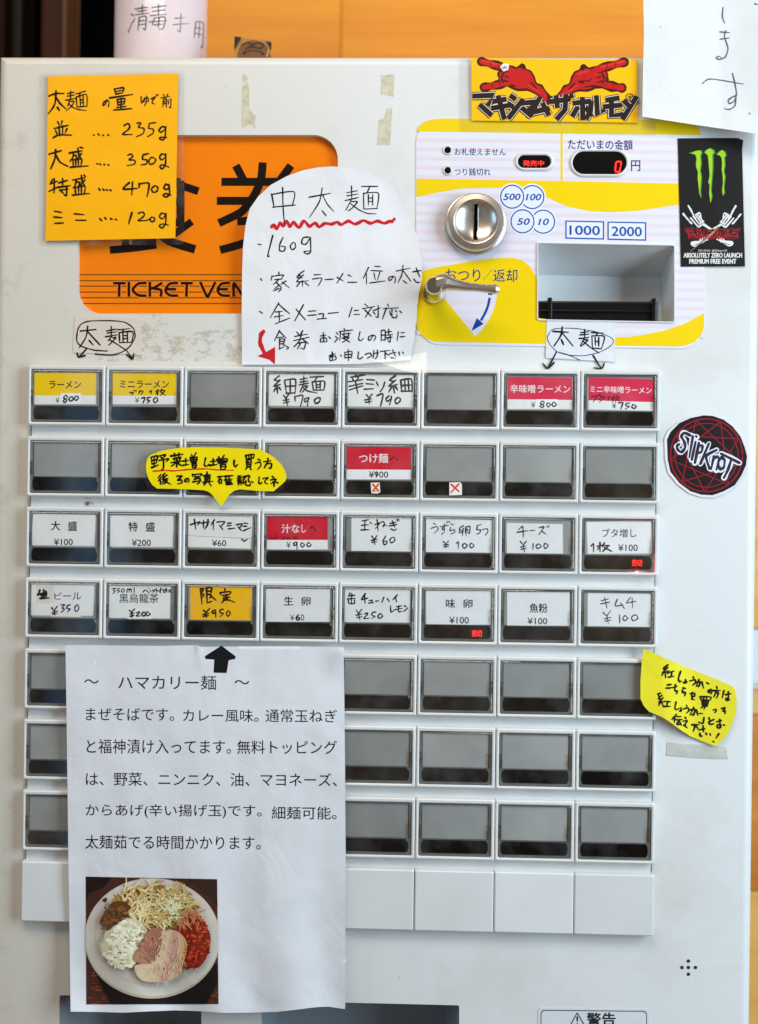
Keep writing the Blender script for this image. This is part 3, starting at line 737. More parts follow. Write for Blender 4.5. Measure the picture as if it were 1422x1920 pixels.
# ------------------------------------------------------------------ selection buttons
PX, PZ = 0.05, 0.04507
BW, BH = 0.0499, 0.03856
bed = bmesh.new()
box(bed, 0.0016, -0.0018, Z0 - 7*PZ - BH + 0.001, 8*PX - 0.0016, 0.002, Z0 - 0.001)
from_bm('button_bed', bed, WHITE, mach)
for xa in (0.0009, 8*PX - 0.0015):
    bm = bmesh.new(); box(bm, xa, -0.0009, Z0 - 7*PZ - BH + 0.002, xa + 0.0006, 0.001, Z0 - 0.002); from_bm('bed_seam', bm, SEAM, mach)
def frame_mesh():
    bm = bmesh.new()
    o = lambda i, r, d: rr(i, -BH+i, BW-i, -i, r, d, 4)
    wi = (0.0020, -BH+0.0022, BW-0.0022, -0.0028)
    q = lambda g, r, d: rr(wi[0]+g, wi[1]+g, wi[2]-g, wi[3]-g, r, d, 4)
    loft(bm, [o(0.0001, 0.0008, 0.0), o(0.0001, 0.0008, 0.0054), o(0.0004, 0.0010, 0.0063), o(0.0010, 0.0010, 0.0067), q(-0.0005, 0.0010, 0.0066), q(0, 0.0009, 0.0063), q(0.0001, 0.0008, 0.0030)])
    bmesh.ops.recalc_face_normals(bm, faces=bm.faces[:])
    me = bpy.data.meshes.new('selection_button'); bm.to_mesh(me); bm.free(); me.materials.append(FRAMEW); return me, wi
fm, WI = frame_mesh()
def part_mesh(nm, fn, mats):
    bm = bmesh.new(); fn(bm); bmesh.ops.recalc_face_normals(bm, faces=bm.faces[:]); me = bpy.data.meshes.new(nm); bm.to_mesh(me); bm.free()
    for m in mats: me.materials.append(m)
    return me
x0, z0, x1, z1 = WI
SH = 0.0027
def rq(a, b, c, d, r, h, k=5): return rr(a, b, c, d, r, h + SH, k)
def bq(bm, a, y0, b, c, y1, d, m=0): box(bm, a, y0 - SH, b, c, y1 - SH, d, m)
def f_well(bm):
    # floor of the well, moulded rim of the clear lens carrier and its side clips
    loft(bm, [rq(x0, z0, x1, z1, 0.0008, 0.0012, 4)], cap1=True)
    loft(bm, [rq(x0+i, z0+i*0.8, x1-i, z1-i*0.8, 0.0007, h, 4) for i, h in ((0.0002, 0.0026), (0.0004, 0.0030), (0.0006, 0.0028), (0.0015, 0.0027), (0.0017, 0.0024), (0.0018, 0.0014))], mat=1)
    for sx in (x0+0.0006, x1-0.0016):
        bq(bm, sx, -0.0036, z1-0.0215, sx+0.0010, -0.0013, z1-0.0165, 0); bq(bm, sx, -0.0036, z1-0.0152, sx+0.0010, -0.0013, z1-0.0135, 0)
def f_back(bm):
    loft(bm, [rq(x0+0.0022, z0+0.0108, x1-0.0022, z1-0.0013, 0.0004, 0.0016, 2), rq(x0+0.0022, z0+0.0108, x1-0.0022, z1-0.0013, 0.0004, 0.0019, 2)], cap1=True)
def f_bar(bm):
    xa, xb, za, zb = x0+0.0016, x1-0.0019, z0+0.0018, z0+0.0101
    def lp(g, d):
        pts = []
        for i in range(9):
            t = -1 + 2*i/8; pts.append(Vector((xb - g - 0.0011*t*t*abs(t), -d-SH, (za+zb)/2 + t*((zb-za)/2-g))))
        for i in range(9):
            t = 1 - 2*i/8; pts.append(Vector((xa + g + 0.0011*t*t*abs(t), -d-SH, (za+zb)/2 + t*((zb-za)/2-g))))
        return pts
    loft(bm, [lp(0, 0.0014), lp(0, 0.0027), lp(0.0003, 0.0030)], cap1=True)
def f_edge(bm):      # clear bed round the lens and the lip between the card space and the lens
    bq(bm, x0+0.0016, -0.0026, z0+0.0013, x1-0.0016, -0.0012, z0+0.0102, 0)
    bq(bm, x0+0.0014, -0.0029, z0+0.0103, x1-0.0016, -0.0013, z0+0.0106, 0)
    bq(bm, x0+0.0010, -0.0030, z0+0.0005, x1-0.0012, -0.0013, z0+0.0011, 0)
def f_pane(bm):
    g = 0.0005
    loft(bm, [rq(x0+g, z0+g, x1-g, z1-g, 0.0008, 0.0033, 4), rq(x0+g+0.0006, z0+g+0.0006, x1-g-0.0006, z1-g-0.0006, 0.0006, 0.0036, 4)], cap1=True)
RIMM = mat('clear_rim', (0.17, 0.17, 0.145), 0.22, spec=0.6, vary=0.30, scale=90)
m_well = part_mesh('lens_well', f_well, [WELL, RIMM]); m_back = part_mesh('backing_plate', f_back, [GREYP]); m_bar = part_mesh('lamp_lens', f_bar, [BLACKG])
m_edge = part_mesh('clear_ledge', f_edge, [RIMM]); m_pane = part_mesh('clear_cover', f_pane, [PANE])
BLANK = part_mesh('blank_cover', lambda bm: loft(bm, [rr(0.0001, -BH+0.0001, BW-0.0001, -0.0001, 0.0008, 0, 4), rr(0.0001, -BH+0.0001, BW-0.0001, -0.0001, 0.0008, 0.0054, 4), rr(0.0004, -BH+0.0004, BW-0.0004, -0.0004, 0.0010, 0.0063, 4), rr(0.0010, -BH+0.0010, BW-0.0010, -0.0010, 0.0008, 0.0067, 4)], cap1=True), [FRAMEW])
BT = {}
def put_part(name, me, parent, loc):
    o = bpy.data.objects.new(name, me); C.objects.link(o); o.parent = parent
    if name in ('clear_cover', 'lamp_lens'):
        k_ = 0.0045 if name == 'clear_cover' else 0.0018
        o.rotation_euler = (max(-1.6, min(1.6, random.gauss(0, 1)))*k_, 0, max(-1.6, min(1.6, random.gauss(0, 1)))*k_)
    o.location = Vector(loc) - ORG[parent.name]; ORG[o.name] = Vector(loc); return o
for v in range(8):
    for u in range(8):
        if v >= 4 and 1 <= u <= 2: continue                         # wholly behind the big notice
        jr = Vector((random.uniform(-1, 1)*0.00008, 0, random.uniform(-1, 1)*0.0001))
        loc = Vector((u*PX, 0, Z0 - v*PZ)) + jr + Vector((0, -0.00002*((u+v) % 2), 0))
        if v == 7:
            if u == 3: continue
            put_part('blank_cover', BLANK, mach, loc); continue
        b = put_part('selection_button', fm, mach, loc); BT[(u, v)] = b
        put_part('lens_well', m_well, b, loc); put_part('backing_plate', m_back, b, loc); put_part('lamp_lens', m_bar, b, loc)
        put_part('clear_ledge', m_edge, b, loc); put_part('clear_cover', m_pane, b, loc)
# ------------------------------------------------------------------ price cards inside the buttons
BK = (14, 11, 11)
WC = (240, 238, 235)
def card(u, v, org, poly, col=WC, label=None, d=0.0047):
    s = Sheet(d); s.org(*org); s.u, s.w, s.lab = u, v, label
    p = parse(poly)[0]; s.base([s.P(a) for a in p], col, grid=0, skirt=0.0003)
    return s
def done(s):
    b = BT[(s.u, s.w)]; s.build('price_card', PAPER, b, smooth=False)
    if s.lab: b['label'] = s.lab
def q4(x0, y0, x1, y1): return '%g %g %g %g %g %g %g %g' % (x0, y0, x1, y0, x1, y1, x0, y1)
YC = (250, 205, 4); RC = (222, 42, 78); RD = (214, 8, 44)
A = (40, 580, 3.091)
s = card(0, 0, A, q4(75, 368, 435, 550), WC, 'button with yellow ramen card'); s.poly(q4(75, 368, 435, 499), YC)
s.text('ラーメン', 163, 416, 346, 458, BK, bold=0.022); s.poly(q4(228, 486, 346, 546), (247, 245, 242)); s.text('¥', 200, 510, 222, 542, BK)
s.ink('258 498 246 514 265 526 252 541 245 530 268 508 258 498;288 508 276 520 286 532 302 522 296 508 288 508;318 503 308 518 318 528 332 515 326 503 318 503', 8, (20, 26, 44)); done(s)
s = card(1, 0, A, q4(530, 366, 898, 550), WC, 'button with yellow mini ramen card'); s.poly(q4(530, 366, 898, 500), YC)
s.text('ミニラーメン', 573, 413, 856, 456, BK, bold=0.022); s.text('¥', 660, 510, 684, 542, BK)
s.ink('630 482 650 482 638 498;655 470 658 476;665 469 668 475;690 470 680 490;685 475 708 474 694 495;745 478 755 470 752 492;780 475 806 470;792 464 791 499;790 478 780 492;815 462 805 480;808 472 834 470 806 500;812 480 836 500', 6.5, BK)
s.ink('698 515 718 512 706 543;734 512 730 525 746 530 730 543;732 513 752 510;778 512 766 526 775 541 790 530 789 515 778 512', 8, (22, 26, 40)); done(s)
A = (480, 670, 4.444); BR = (64, 50, 52)
s = card(3, 0, A, '97 128 650 132 648 408 92 402', WC, 'button with handwritten thin noodle card')
s.ink('195 155 155 188 190 195;200 190 150 242 205 225;178 240 180 302;165 258 148 288;195 250 208 275;240 195 256 302;245 190 330 185 326 304;287 190 287 296;250 242 328 238;255 300 325 296', 14, BR)
s.ink('370 185 430 172;400 155 400 225;370 207 435 196;362 230 440 215;395 230 368 290;405 242 432 240 385 292;390 250 430 280 510 297;450 165 565 160;512 165 490 195;470 205 480 272;470 205 572 200 566 276;502 210 506 270;537 205 537 270;502 230 537 228;502 250 537 248;480 273 566 273', 12, BR)
s.ink('230 315 252 345;275 308 252 345 264 400;230 360 276 352;230 382 280 370;325 325 328 366;328 328 392 318 372 408;436 335 405 350 410 372 440 352 440 332 430 404;520 335 490 355 500 386 530 370 536 340 520 335', 13, BR); done(s)
s = card(4, 0, A, '764 136 1316 140 1312 416 760 408', WC, 'button with handwritten spicy miso thin noodle card')
s.ink('832 148 836 165;790 166 912 146;805 176 815 196;855 165 846 188;770 204 892 186;778 242 892 216;830 198 850 304;780 272 892 236;925 185 988 190;920 220 982 225;905 266 978 262;1005 205 1020 238;1074 205 1062 250 1035 288', 14, BR)
s.ink('1165 152 1115 190 1152 200;1166 190 1108 242 1178 226;1145 238 1156 298;1130 252 1106 292;1165 246 1182 272;1208 190 1216 284;1210 190 1296 182 1302 288;1240 188 1246 282;1270 185 1276 280;1212 236 1300 230;1214 282 1302 282', 14, BR)
s.ink('920 310 945 340;968 308 945 342 945 388;908 356 966 345;915 376 968 366;1010 320 1060 305 1040 406;1112 320 1085 345 1096 366 1125 346 1130 322;1130 322 1128 350 1114 396;1182 335 1160 360 1172 386 1196 372 1206 346 1182 335', 13, BR); done(s)
A = (780, 590, 2.9625)
s = card(6, 0, A, '510 345 868 350 868 525 510 524', WC, 'button with red spicy miso ramen card'); s.poly('510 345 868 350 868 474 510 470', RC)
s.text('辛味噌ラーメン', 525, 388, 858, 434, (240, 225, 228), bold=0.016, slope=2); s.poly(q4(668, 470, 786, 520), (248, 244, 242)); s.text('¥', 640, 484, 664, 516, BK)
s.ink('704 480 692 492 712 505 702 516 690 508 714 490 704 480;737 490 726 500 736 513 748 500 737 490;767 487 756 498 766 511 781 498 767 487', 7, (60, 44, 44)); done(s)
s = card(7, 0, A, '960 348 1320 358 1320 534 960 526', WC, 'button with red mini spicy miso ramen card'); s.poly('960 348 1320 358 1320 486 960 475', RC)
s.text('ミニ辛味噌ラーメン', 970, 394, 1310, 432, (240, 225, 228), bold=0.016, slope=8); s.text('¥', 1090, 488, 1114, 522, BK)
s.ink('978 456 1008 452 985 484;1015 446 1019 453;1022 443 1026 450;1034 452 1018 474;1028 458 1050 458 1020 486;1062 462 1076 455 1068 480;1086 462 1114 458;1100 448 1096 482;1098 464 1086 478;1120 448 1110 470;1112 460 1134 460 1106 484;1110 466 1130 480', 6.5, (96, 14, 30))
s.ink('1128 490 1150 488 1138 524;1170 492 1166 505 1186 510 1164 524;1170 493 1190 490;1207 500 1200 515 1216 521 1224 508 1207 500', 8, (56, 42, 44)); done(s)
A = (480, 810, 2.9625)
s = card(4, 1, A, q4(498, 78, 862, 263), (244, 242, 242), 'button with red dipping noodle card'); s.poly('498 80 862 84 862 210 498 208', RD)
s.text('つけ麺', 574, 120, 734, 172, (238, 225, 228), bold=0.02); s.ink('745 156 766 140 790 158', 8, (120, 10, 26)); s.text('¥900', 628, 218, 735, 254, BK, bold=0.012); s.ink('668 222 660 232 668 238;672 220 668 254', 5, BK); done(s)
A = (40, 810, 3.95)
s = card(0, 2, A, '88 605 552 615 546 845 75 838', WC, 'button with white large portion card')
s.text('大', 222, 660, 288, 728, BK, bold=0.022); s.text('盛', 347, 662, 414, 730, BK, bold=0.022); s.text('¥100', 243, 790, 382, 838, BK, bold=0.012); done(s)
s = card(1, 2, A, '655 618 1128 620 1124 852 650 848', WC, 'button with white extra large portion card')
s.text('特', 796, 668, 862, 736, BK, bold=0.022); s.text('盛', 922, 668, 990, 736, BK, bold=0.022); s.text('¥200', 820, 796, 960, 844, BK, bold=0.012); done(s)
A = (330, 930, 4.444)
s = card(2, 2, A, '92 330 632 340 626 440 88 424', WC, 'button with handwritten heaped vegetables card'); s.text('¥60', 302, 366, 420, 418, BK, bold=0.012)
s.poly('78 331 632 358 632 354 80 326', (150, 145, 138)); s.poly('100 152 640 165 632 354 80 328', (238, 235, 229))
s.ink('122 240 202 214 180 242;154 194 166 278;214 226 280 217;232 204 230 266;268 198 264 240 240 276;322 198 292 242;312 220 312 282;344 218 408 214 372 258;366 246 392 280;430 228 462 226;430 248 462 246;440 274 492 268;505 240 556 232 530 268;520 258 546 288;570 226 600 230;562 252 592 252;562 290 624 264;550 360 570 376 596 360', 13, BK); done(s)
s = card(3, 2, A, q4(742, 172, 1266, 445), WC, 'button with red soupless noodle card'); s.poly(q4(742, 172, 1266, 366), RD)
s.text('汁な', 882, 236, 1030, 308, (240, 228, 230), bold=0.02); s.text('し', 1048, 240, 1082, 304, (240, 228, 230), bold=0.02)
s.poly('', (226, 20, 36), pts=ell(1104, 272, 20, 30, 20)); s.ink('1120 270 1138 256 1170 294', 11, BK)
s.ink('785 325 788 360 806 354;816 338 816 360 806 356 826 350;836 322 838 332;828 345 852 342 838 364;884 332 886 358 902 352 908 334 914 350 898 366;934 340 926 358 946 344 956 356 944 364;972 332 976 342;980 342 984 360;990 340 990 358 1012 358 1010 340 990 340;1000 332 1000 358', 6.5, (92, 8, 22))
s.text('¥', 920, 380, 958, 432, BK); s.poly(q4(962, 374, 1146, 446), (246, 242, 242)); s.ink('1002 385 980 396 986 414 1004 402 1010 386;1010 386 1010 446;1052 390 1040 410 1056 426 1072 408 1052 390;1107 388 1092 405 1106 423 1127 408 1107 388', 10, BK); done(s)
A = (630, 940, 4.444)
s = card(4, 2, A, '130 126 630 138 630 418 130 412', (236, 234, 232), 'button with handwritten onion card')
s.ink('220 164 270 154;214 200 272 195;243 160 241 236;210 239 277 236;284 174 298 187;344 154 352 246;325 196 366 180 330 228;360 186 392 168 408 192 392 212 400 196 430 206;450 186 502 174;444 206 508 194;470 164 492 216;456 230 490 242 504 230;510 154 516 166;522 149 528 161', 11, BK)
s.ink('300 290 320 322;343 285 320 322 326 362;298 327 346 316;302 343 346 336;416 288 394 332 402 361 426 350 420 330 400 340;472 300 449 322 462 346 489 330 490 304 472 300', 11, BK); done(s)
s = card(5, 2, A, '752 142 1304 156 1304 428 750 422', (238, 237, 238), 'button with handwritten quail egg card')
s.ink('815 184 832 192;792 226 842 210 852 236 818 266;870 211 938 200;905 190 902 228 886 238 888 220 904 222 902 256 880 276;926 172 932 181;942 168 948 178;960 190 984 196;956 216 952 246 984 236 992 256 958 274;1062 204 1030 222;1032 222 1030 262 1056 250;1062 225 1054 286;1040 236 1048 246;1082 214 1078 262;1082 214 1118 210 1112 266 1100 258;1098 232 1100 246;1086 216 1086 288;1180 200 1175 236 1206 238 1196 266 1174 272;1180 201 1212 194;1224 236 1260 228 1266 256 1244 284', 9.5, (62, 46, 54))
s.ink('895 334 916 356;939 331 916 356 918 392;896 364 942 358;898 380 942 373;1005 350 1021 337 1019 397;1072 350 1055 370 1070 391 1096 370 1072 350;1132 350 1115 366 1130 389 1151 370 1132 350', 10, (40, 32, 36)); done(s)
A = (930, 940, 4.444)
s = card(6, 2, A, '90 180 558 190 560 436 92 430', (234, 233, 232), 'button with handwritten cheese card')
s.ink('222 208 188 236;178 258 268 245;226 212 229 298;286 245 328 241;360 220 402 214 358 277;384 250 420 274;426 208 430 219;439 204 444 214', 10, (58, 44, 46))
s.ink('205 335 230 366;254 333 230 366 239 422;208 382 252 371;212 400 254 391;311 350 309 402;356 354 334 376 350 393 379 376 356 354;412 349 400 372 412 393 437 370 412 349', 10, (58, 44, 46)); done(s)
s = card(7, 2, A, '756 172 1296 160 1308 434 766 438', (240, 238, 238), 'button with extra pork card and lit red sold out sign')
s.text('ブタ増し', 886, 228, 1172, 300, (50, 34, 38), bold=0.008); s.text('¥100', 1020, 358, 1182, 414, BK, bold=0.012)
s.ink('795 372 814 352 814 422;844 376 892 364;868 345 868 420;866 382 844 404;906 345 888 378;896 370 948 368;938 372 890 418;904 384 964 416', 13, (58, 42, 44)); done(s)
A = (30, 1070, 4.444)
s = card(0, 3, A, '130 108 656 114 646 376 124 372', WC, 'button with draught beer card'); s.poly(q4(170, 126, 318, 272), (230, 222, 212)); s.poly('294 262 545 268 545 386 292 382', (240, 234, 232))
s.text('ビ', 322, 182, 382, 240, (36, 34, 44), bold=0.01); s.text('ール', 394, 182, 546, 242, (30, 60, 110), bold=0.01)
s.ink('200 164 194 196 256 180;232 158 236 232;204 196 262 188;184 200 192 192;250 170 256 216;204 231 277 228;215 210 255 205', 17, BK)
s.ink('300 310 321 336;343 299 321 336 326 372;304 347 346 336;305 362 346 353', 11, BK); s.ink('375 285 406 285 386 310 406 322 378 347;430 290 425 314 452 320 430 344;430 290 454 285;512 284 490 310 500 339 522 325 523 296 512 284', 12, (26, 60, 112)); done(s)
s = card(1, 3, A, '760 124 1290 132 1284 400 758 392', WC, 'button with black oolong tea card'); s.text('黒烏龍茶', 862, 192, 1190, 270, (34, 30, 34), bold=0.008); s.poly('926 308 1136 304 1136 402 930 402', (246, 242, 240))
s.ink('800 150 831 148 812 166 831 175 806 192;851 150 845 166 866 168 847 187;850 150 870 147;896 150 879 166 890 181 906 166 896 150;925 181 929 152;929 160 942 152 946 181;946 162 958 151 966 181;986 138 986 184;1060 180 1080 160 1112 186;1107 150 1112 156;1122 165 1126 175;1140 162 1146 172;1160 155 1142 186;1170 148 1171 187;1174 164 1192 170;1198 160 1217 157;1207 145 1206 187;1196 172 1202 181;1226 150 1232 180;1246 152 1246 178 1228 182;1226 166 1246 162;1256 150 1259 184;1268 166 1286 160 1290 186;1272 178 1290 174', 8.5, BK)
s.ink('945 330 966 346;989 321 966 346 970 391;950 361 987 352;952 381 987 372;1009 350 1028 343 1030 352 1004 379 1042 376;1067 344 1050 361 1065 379 1082 362 1067 344;1097 344 1085 361 1098 376 1120 362 1097 344', 12, BK); done(s)
A = (330, 1070, 4.444)
s = card(2, 3, A, '122 124 636 126 626 414 120 408', (252, 188, 2), 'button with yellow limited dish card')
s.ink('205 150 218 276;206 154 232 148 214 188 236 205 218 224;256 146 262 268;254 146 298 142 292 196;258 172 294 170;260 198 292 197;262 268 300 256;300 214 280 230;284 200 334 247;408 153 411 170;370 184 376 202;372 183 456 174 448 196;390 206 446 198;420 200 420 252;424 226 452 220;402 222 394 262;384 266 420 240 492 264', 14, (34, 22, 8))
s.ink('232 330 252 352;281 316 252 352 256 390;230 367 276 356;226 384 274 373;322 328 302 342 310 356 330 346 331 328;331 328 333 390;371 324 368 350 396 356 370 382;370 327 398 321;437 334 422 356 432 380 452 362 450 342 437 334', 12, (34, 22, 8)); done(s)
s = card(3, 3, A, q4(742, 152, 1283, 426), (234, 232, 232), 'button with white raw egg card')
s.text('生', 902, 214, 976, 288, BK, bold=0.018); s.text('卵', 1046, 218, 1122, 292, BK, bold=0.018); s.text('¥', 952, 366, 988, 414, BK); s.text('6', 1000, 364, 1034, 416, BK, bold=0.05); s.text('0', 1040, 364, 1070, 416, BK); done(s)
A = (630, 1080, 4.444)
s = card(4, 3, A, '76 104 618 112 616 388 72 384', (234, 233, 233), 'button with handwritten canned lemon sour card')
s.ink('118 142 104 172;110 166 158 160;98 192 164 184;132 148 131 228;106 202 110 228 158 230;156 196 157 230;246 148 212 196;214 198 266 184;240 152 243 228;278 206 302 202 298 222;272 226 312 221;334 210 358 206;400 178 384 222;430 190 446 213;512 158 474 200;498 182 506 217;456 250 460 302 492 278;510 256 548 248;498 280 553 270;526 250 522 298 550 294;572 248 588 258;568 292 600 266', 12, BK)
s.ink('169 284 191 316;217 276 191 316 201 364;170 327 217 316;175 347 220 339;240 316 264 308 262 322 232 354 277 351;305 304 300 328 327 336 298 354;304 305 334 299;372 314 350 335 365 353 390 335 372 314', 11, BK); done(s)
s = card(5, 3, A, q4(752, 124, 1300, 406), (235, 234, 235), 'button with flavoured egg card and lit red sold out sign')
s.text('味', 918, 192, 994, 268, BK, bold=0.018); s.text('卵', 1062, 194, 1138, 268, BK, bold=0.018); s.text('¥100', 946, 340, 1108, 396, BK, bold=0.012); done(s)
A = (930, 1080, 4.444)
s = card(6, 3, A, q4(94, 134, 618, 414), (235, 234, 234), 'button with white fish powder card'); s.poly(q4(276, 170, 436, 316), (234, 233, 233))
s.text('魚粉', 282, 228, 430, 306, BK, bold=0.018); s.text('¥100', 264, 348, 428, 402, BK, bold=0.012); done(s)
s = card(7, 3, A, '766 142 1310 148 1312 424 764 418', (235, 234, 234), 'button with handwritten kimchi card')
s.ink('880 206 937 190;874 232 947 218;906 180 926 267;1012 194 994 250 1058 240;1040 224 1072 272;1122 178 1088 222;1089 227 1167 210;1136 184 1139 264;895 305 926 336;956 291 926 336 939 396;904 357 962 345;910 377 964 366;1031 325 1033 391;1077 330 1058 355 1075 373 1099 350 1077 330;1157 324 1130 346 1145 373 1182 355 1176 330 1157 324', 9, (70, 44, 42)); done(s)
# lit sold-out signs
for (u, v), org, bx in (((7, 2), (930, 940, 4.444), (1134, 484, 1218, 540)), ((5, 3), (630, 1080, 4.444), (1134, 450, 1216, 506))):
    s = Sheet(0.00585); s.org(*org); s.text('売切', *bx, (255, 0, 0))
    s.build('sold_out_sign', LED, BT[(u, v)], smooth=False)
    c = at(org[0] + (bx[0]+bx[2])/2/org[2], org[1] + (bx[3]+52)/org[2], 0.0056)
    l = bpy.data.lights.new('sold_out_glow', 'POINT'); l.energy = 0.12; l.color = (1, 0.03, 0.06); l.shadow_soft_size = 0.0008
    o = bpy.data.objects.new('sold_out_glow', l); C.objects.link(o); o.location = c

# ------------------------------------------------------------------ notices, stickers and tape on the front
GRP = 'paper notices taped to the machine front'
def zz(org, txt): 
    x, y, k = org; return [(x + a/k, y + b/k) for a, b in parse(txt)[0]]
# orange noodle weight notice in a clear pouch
A = (60, 120, 4.74)
dep = wavy(0.0016, 0.0005, 90, 110, 1.3)
nt_ = empty('weight_notice', at(210, 450, 0.0016), 'orange laminated notice listing noodle weights at the top left of the machine', 'notice', GRP)
s = Sheet(dep); s.base(zz(A, '146 108 1302 85 1276 1548 122 1572'), (255, 180, 0)); s.org(*A)
W_ = 16
s.ink('150 285 215 262 284 262;215 238 210 330 190 385 146 442;215 290 250 350 302 397;228 386 246 414', W_)
s.ink('318 262 374 250;345 238 345 318;315 286 380 275;303 322 386 306;338 322 318 375;348 335 376 332 355 372 305 416;330 352 365 385 420 405 484 413;390 266 478 240;432 255 415 290;395 294 402 384;395 294 486 270 490 378;428 292 433 376;456 285 459 372;430 320 458 316;430 346 458 342;402 382 490 376', 12)
s.ink('668 318 650 360 632 366 640 340 668 322 687 340 680 378', 13)
s.ink('735 222 745 266;735 222 816 211 806 256;745 244 802 234;745 266 806 256;694 301 896 270;760 314 765 366;760 314 827 307 819 356;765 340 819 332;765 364 821 354;795 308 793 402;755 386 836 376;728 409 890 396', 14)
s.ink('972 290 974 346 992 322 1002 300;1002 308 996 340;1000 310 1028 298 1038 324 1012 344;1020 284 1016 340 1000 372;1060 310 1100 290 1074 325 1070 346 1092 356;1104 274 1112 286;1118 269 1126 281;1170 270 1178 288;1210 266 1198 288;1150 301 1228 288;1170 315 1165 382;1170 315 1196 312 1196 382;1172 336 1194 332;1172 354 1194 350;1213 315 1214 357;1236 310 1234 386 1220 380', 10)
s.ink('230 513 246 546;270 506 258 542;200 573 322 545;240 555 249 637;275 548 273 632;210 590 226 622;312 575 296 612;188 657 240 630 352 632', 14)
s.ink('548 630 553 632;588 622 602 632;630 632 637 634;675 630 681 632;578 885 584 888;605 888 613 896;640 892 646 894;678 895 683 897;597 1108 606 1121;632 1110 641 1121;665 1117 671 1121;695 1118 704 1124;605 1374 624 1394;650 1366 661 1379;702 1374 713 1380;742 1380 755 1384', 14, taper=0)
s.ink('822 546 850 530 872 545 860 580 806 624 892 626;935 525 970 523 948 562 996 572 990 617 928 646;1046 525 1040 570 1076 577 1080 612 1028 647;1046 527 1100 521;1186 566 1160 554 1130 590 1150 606 1186 580;1190 558 1186 640 1165 676 1134 660 1150 650 1200 655', 13)
s.ink('152 801 264 769;212 760 205 840 168 934;210 800 250 870 320 909;333 791 447 771;370 785 365 830 338 867;372 816 397 812 390 847;410 748 420 810 442 842;442 795 405 842;430 739 457 748;365 850 370 907;365 853 442 845 436 902;390 850 392 902;413 848 415 902;343 917 500 905', 14)
s.ink('853 811 885 799 896 825 862 850 917 856 910 890 848 902;990 805 984 846 1022 852 1020 886 968 897;990 806 1042 795;1062 830 1040 860 1050 891 1087 880 1102 850 1080 832 1062 830;1187 806 1155 799 1135 830 1155 851 1187 828;1192 800 1187 890 1160 932 1138 910 1160 895 1217 916', 13)
s.ink('185 1024 163 1068;165 1066 228 1040;200 1018 198 1148;152 1132 238 1090;240 1056 318 1034;275 1018 275 1092;228 1096 342 1080;248 1121 322 1110;310 1090 308 1168 284 1156;262 1130 279 1146;362 1031 472 1010;395 1026 385 1080 368 1102;400 1050 427 1050 416 1082;440 988 450 1050 472 1082;472 1030 430 1082;465 988 480 1000;385 1095 390 1162;385 1098 472 1085 466 1152;415 1095 417 1153;441 1092 441 1151;362 1165 512 1150', 14)
s.ink('867 1054 810 1111 937 1105;896 1048 888 1162;954 1060 954 1097;955 1066 1042 1060 1024 1178;1087 1085 1064 1110 1080 1141 1112 1130 1122 1100 1100 1081 1087 1085;1217 1076 1190 1069 1174 1100 1200 1116 1222 1090;1217 1072 1226 1150 1195 1182 1168 1165 1190 1150 1237 1166', 14)
s.ink('200 1307 264 1318;196 1359 270 1365;203 1416 282 1412;378 1331 467 1338;390 1388 484 1388;890 1320 860 1422;948 1326 985 1314 1002 1340 980 1366 943 1391 1012 1390 1040 1380;1066 1360 1050 1380 1065 1401 1092 1390 1086 1366 1066 1360;1187 1336 1155 1324 1134 1355 1160 1376 1187 1345;1192 1326 1190 1410 1160 1457 1133 1440 1160 1420 1214 1431', 13)
s.build('paper_sheet', GLOSS, nt_)
film('clear_pouch', rpx(73, 138, 346, 461, 8, 3, -6, -2), 0.0012, nt_)

# white dome shaped notice
A = (440, 300, 3.843)
def dcurl(x, y):
    e = max(0, (x - 740)/60.0); t = max(0, (400 - y)/90.0)
    return 0.0035*e*e*0.6 + 0.0012*t*t + 0.0012*max(0, (x-700)/90)*math.sin(y/38)
dep = wavy(0.0024, 0.0007, 60, 75, 4.1, dcurl)
dn = empty('noodle_notice', at(620, 680, 0.002), 'white dome-topped handwritten notice with a red zigzag underline', 'notice', GRP)
dome = '55 1475 52 1100 55 800 62 620 80 470 110 350 170 265 260 180 380 115 490 75 600 53 700 46 800 52 900 75 1000 110 1090 155 1160 235 1215 340 1270 430 1305 520 1335 620 1352 740 1352 850 1330 960 1315 1060 1312 1160 1305 1200 1290 1320 1268 1440 900 1470'
s = Sheet(dep); s.base(zz(A, dome), (232, 231, 233), grid=9); s.org(*A); s.wk = 0.98
RED = (205, 24, 34)
s.ink('268 482 284 465 305 497 330 453 350 478 375 438 400 480 425 448 465 488 500 438 540 478 580 453 610 483 650 457 700 462 740 447 770 466 820 440 870 462 930 436 980 456 1030 440 1080 456 1122 440 1134 444 1152 426', 22, RED, taper=0)
s.ink('268 245 286 342;268 248 430 228 416 330;275 340 436 324;347 198 350 330 360 462;538 268 692 240;632 203 612 300 540 414;637 255 670 320 717 371;632 366 660 401', 10)
s.ink('810 236 886 221;843 188 845 275;812 258 890 245;798 292 894 270;840 290 802 362;846 300 886 300 850 345 818 367;830 310 900 360 960 385 1020 387;918 190 1032 190;976 193 955 235;930 240 932 354;930 240 1037 238 1026 352;965 250 965 326;996 248 996 326;965 275 996 273;965 300 996 298;932 353 1030 349', 9)
s.ink('170 606 193 610;276 544 240 688 252 690;350 558 326 610 326 652 356 656 366 626 335 621;422 595 402 620 415 646 440 630 436 600 422 595;532 555 495 560 484 600 515 606 541 565;546 556 549 660 520 677 502 660 552 654', 10)
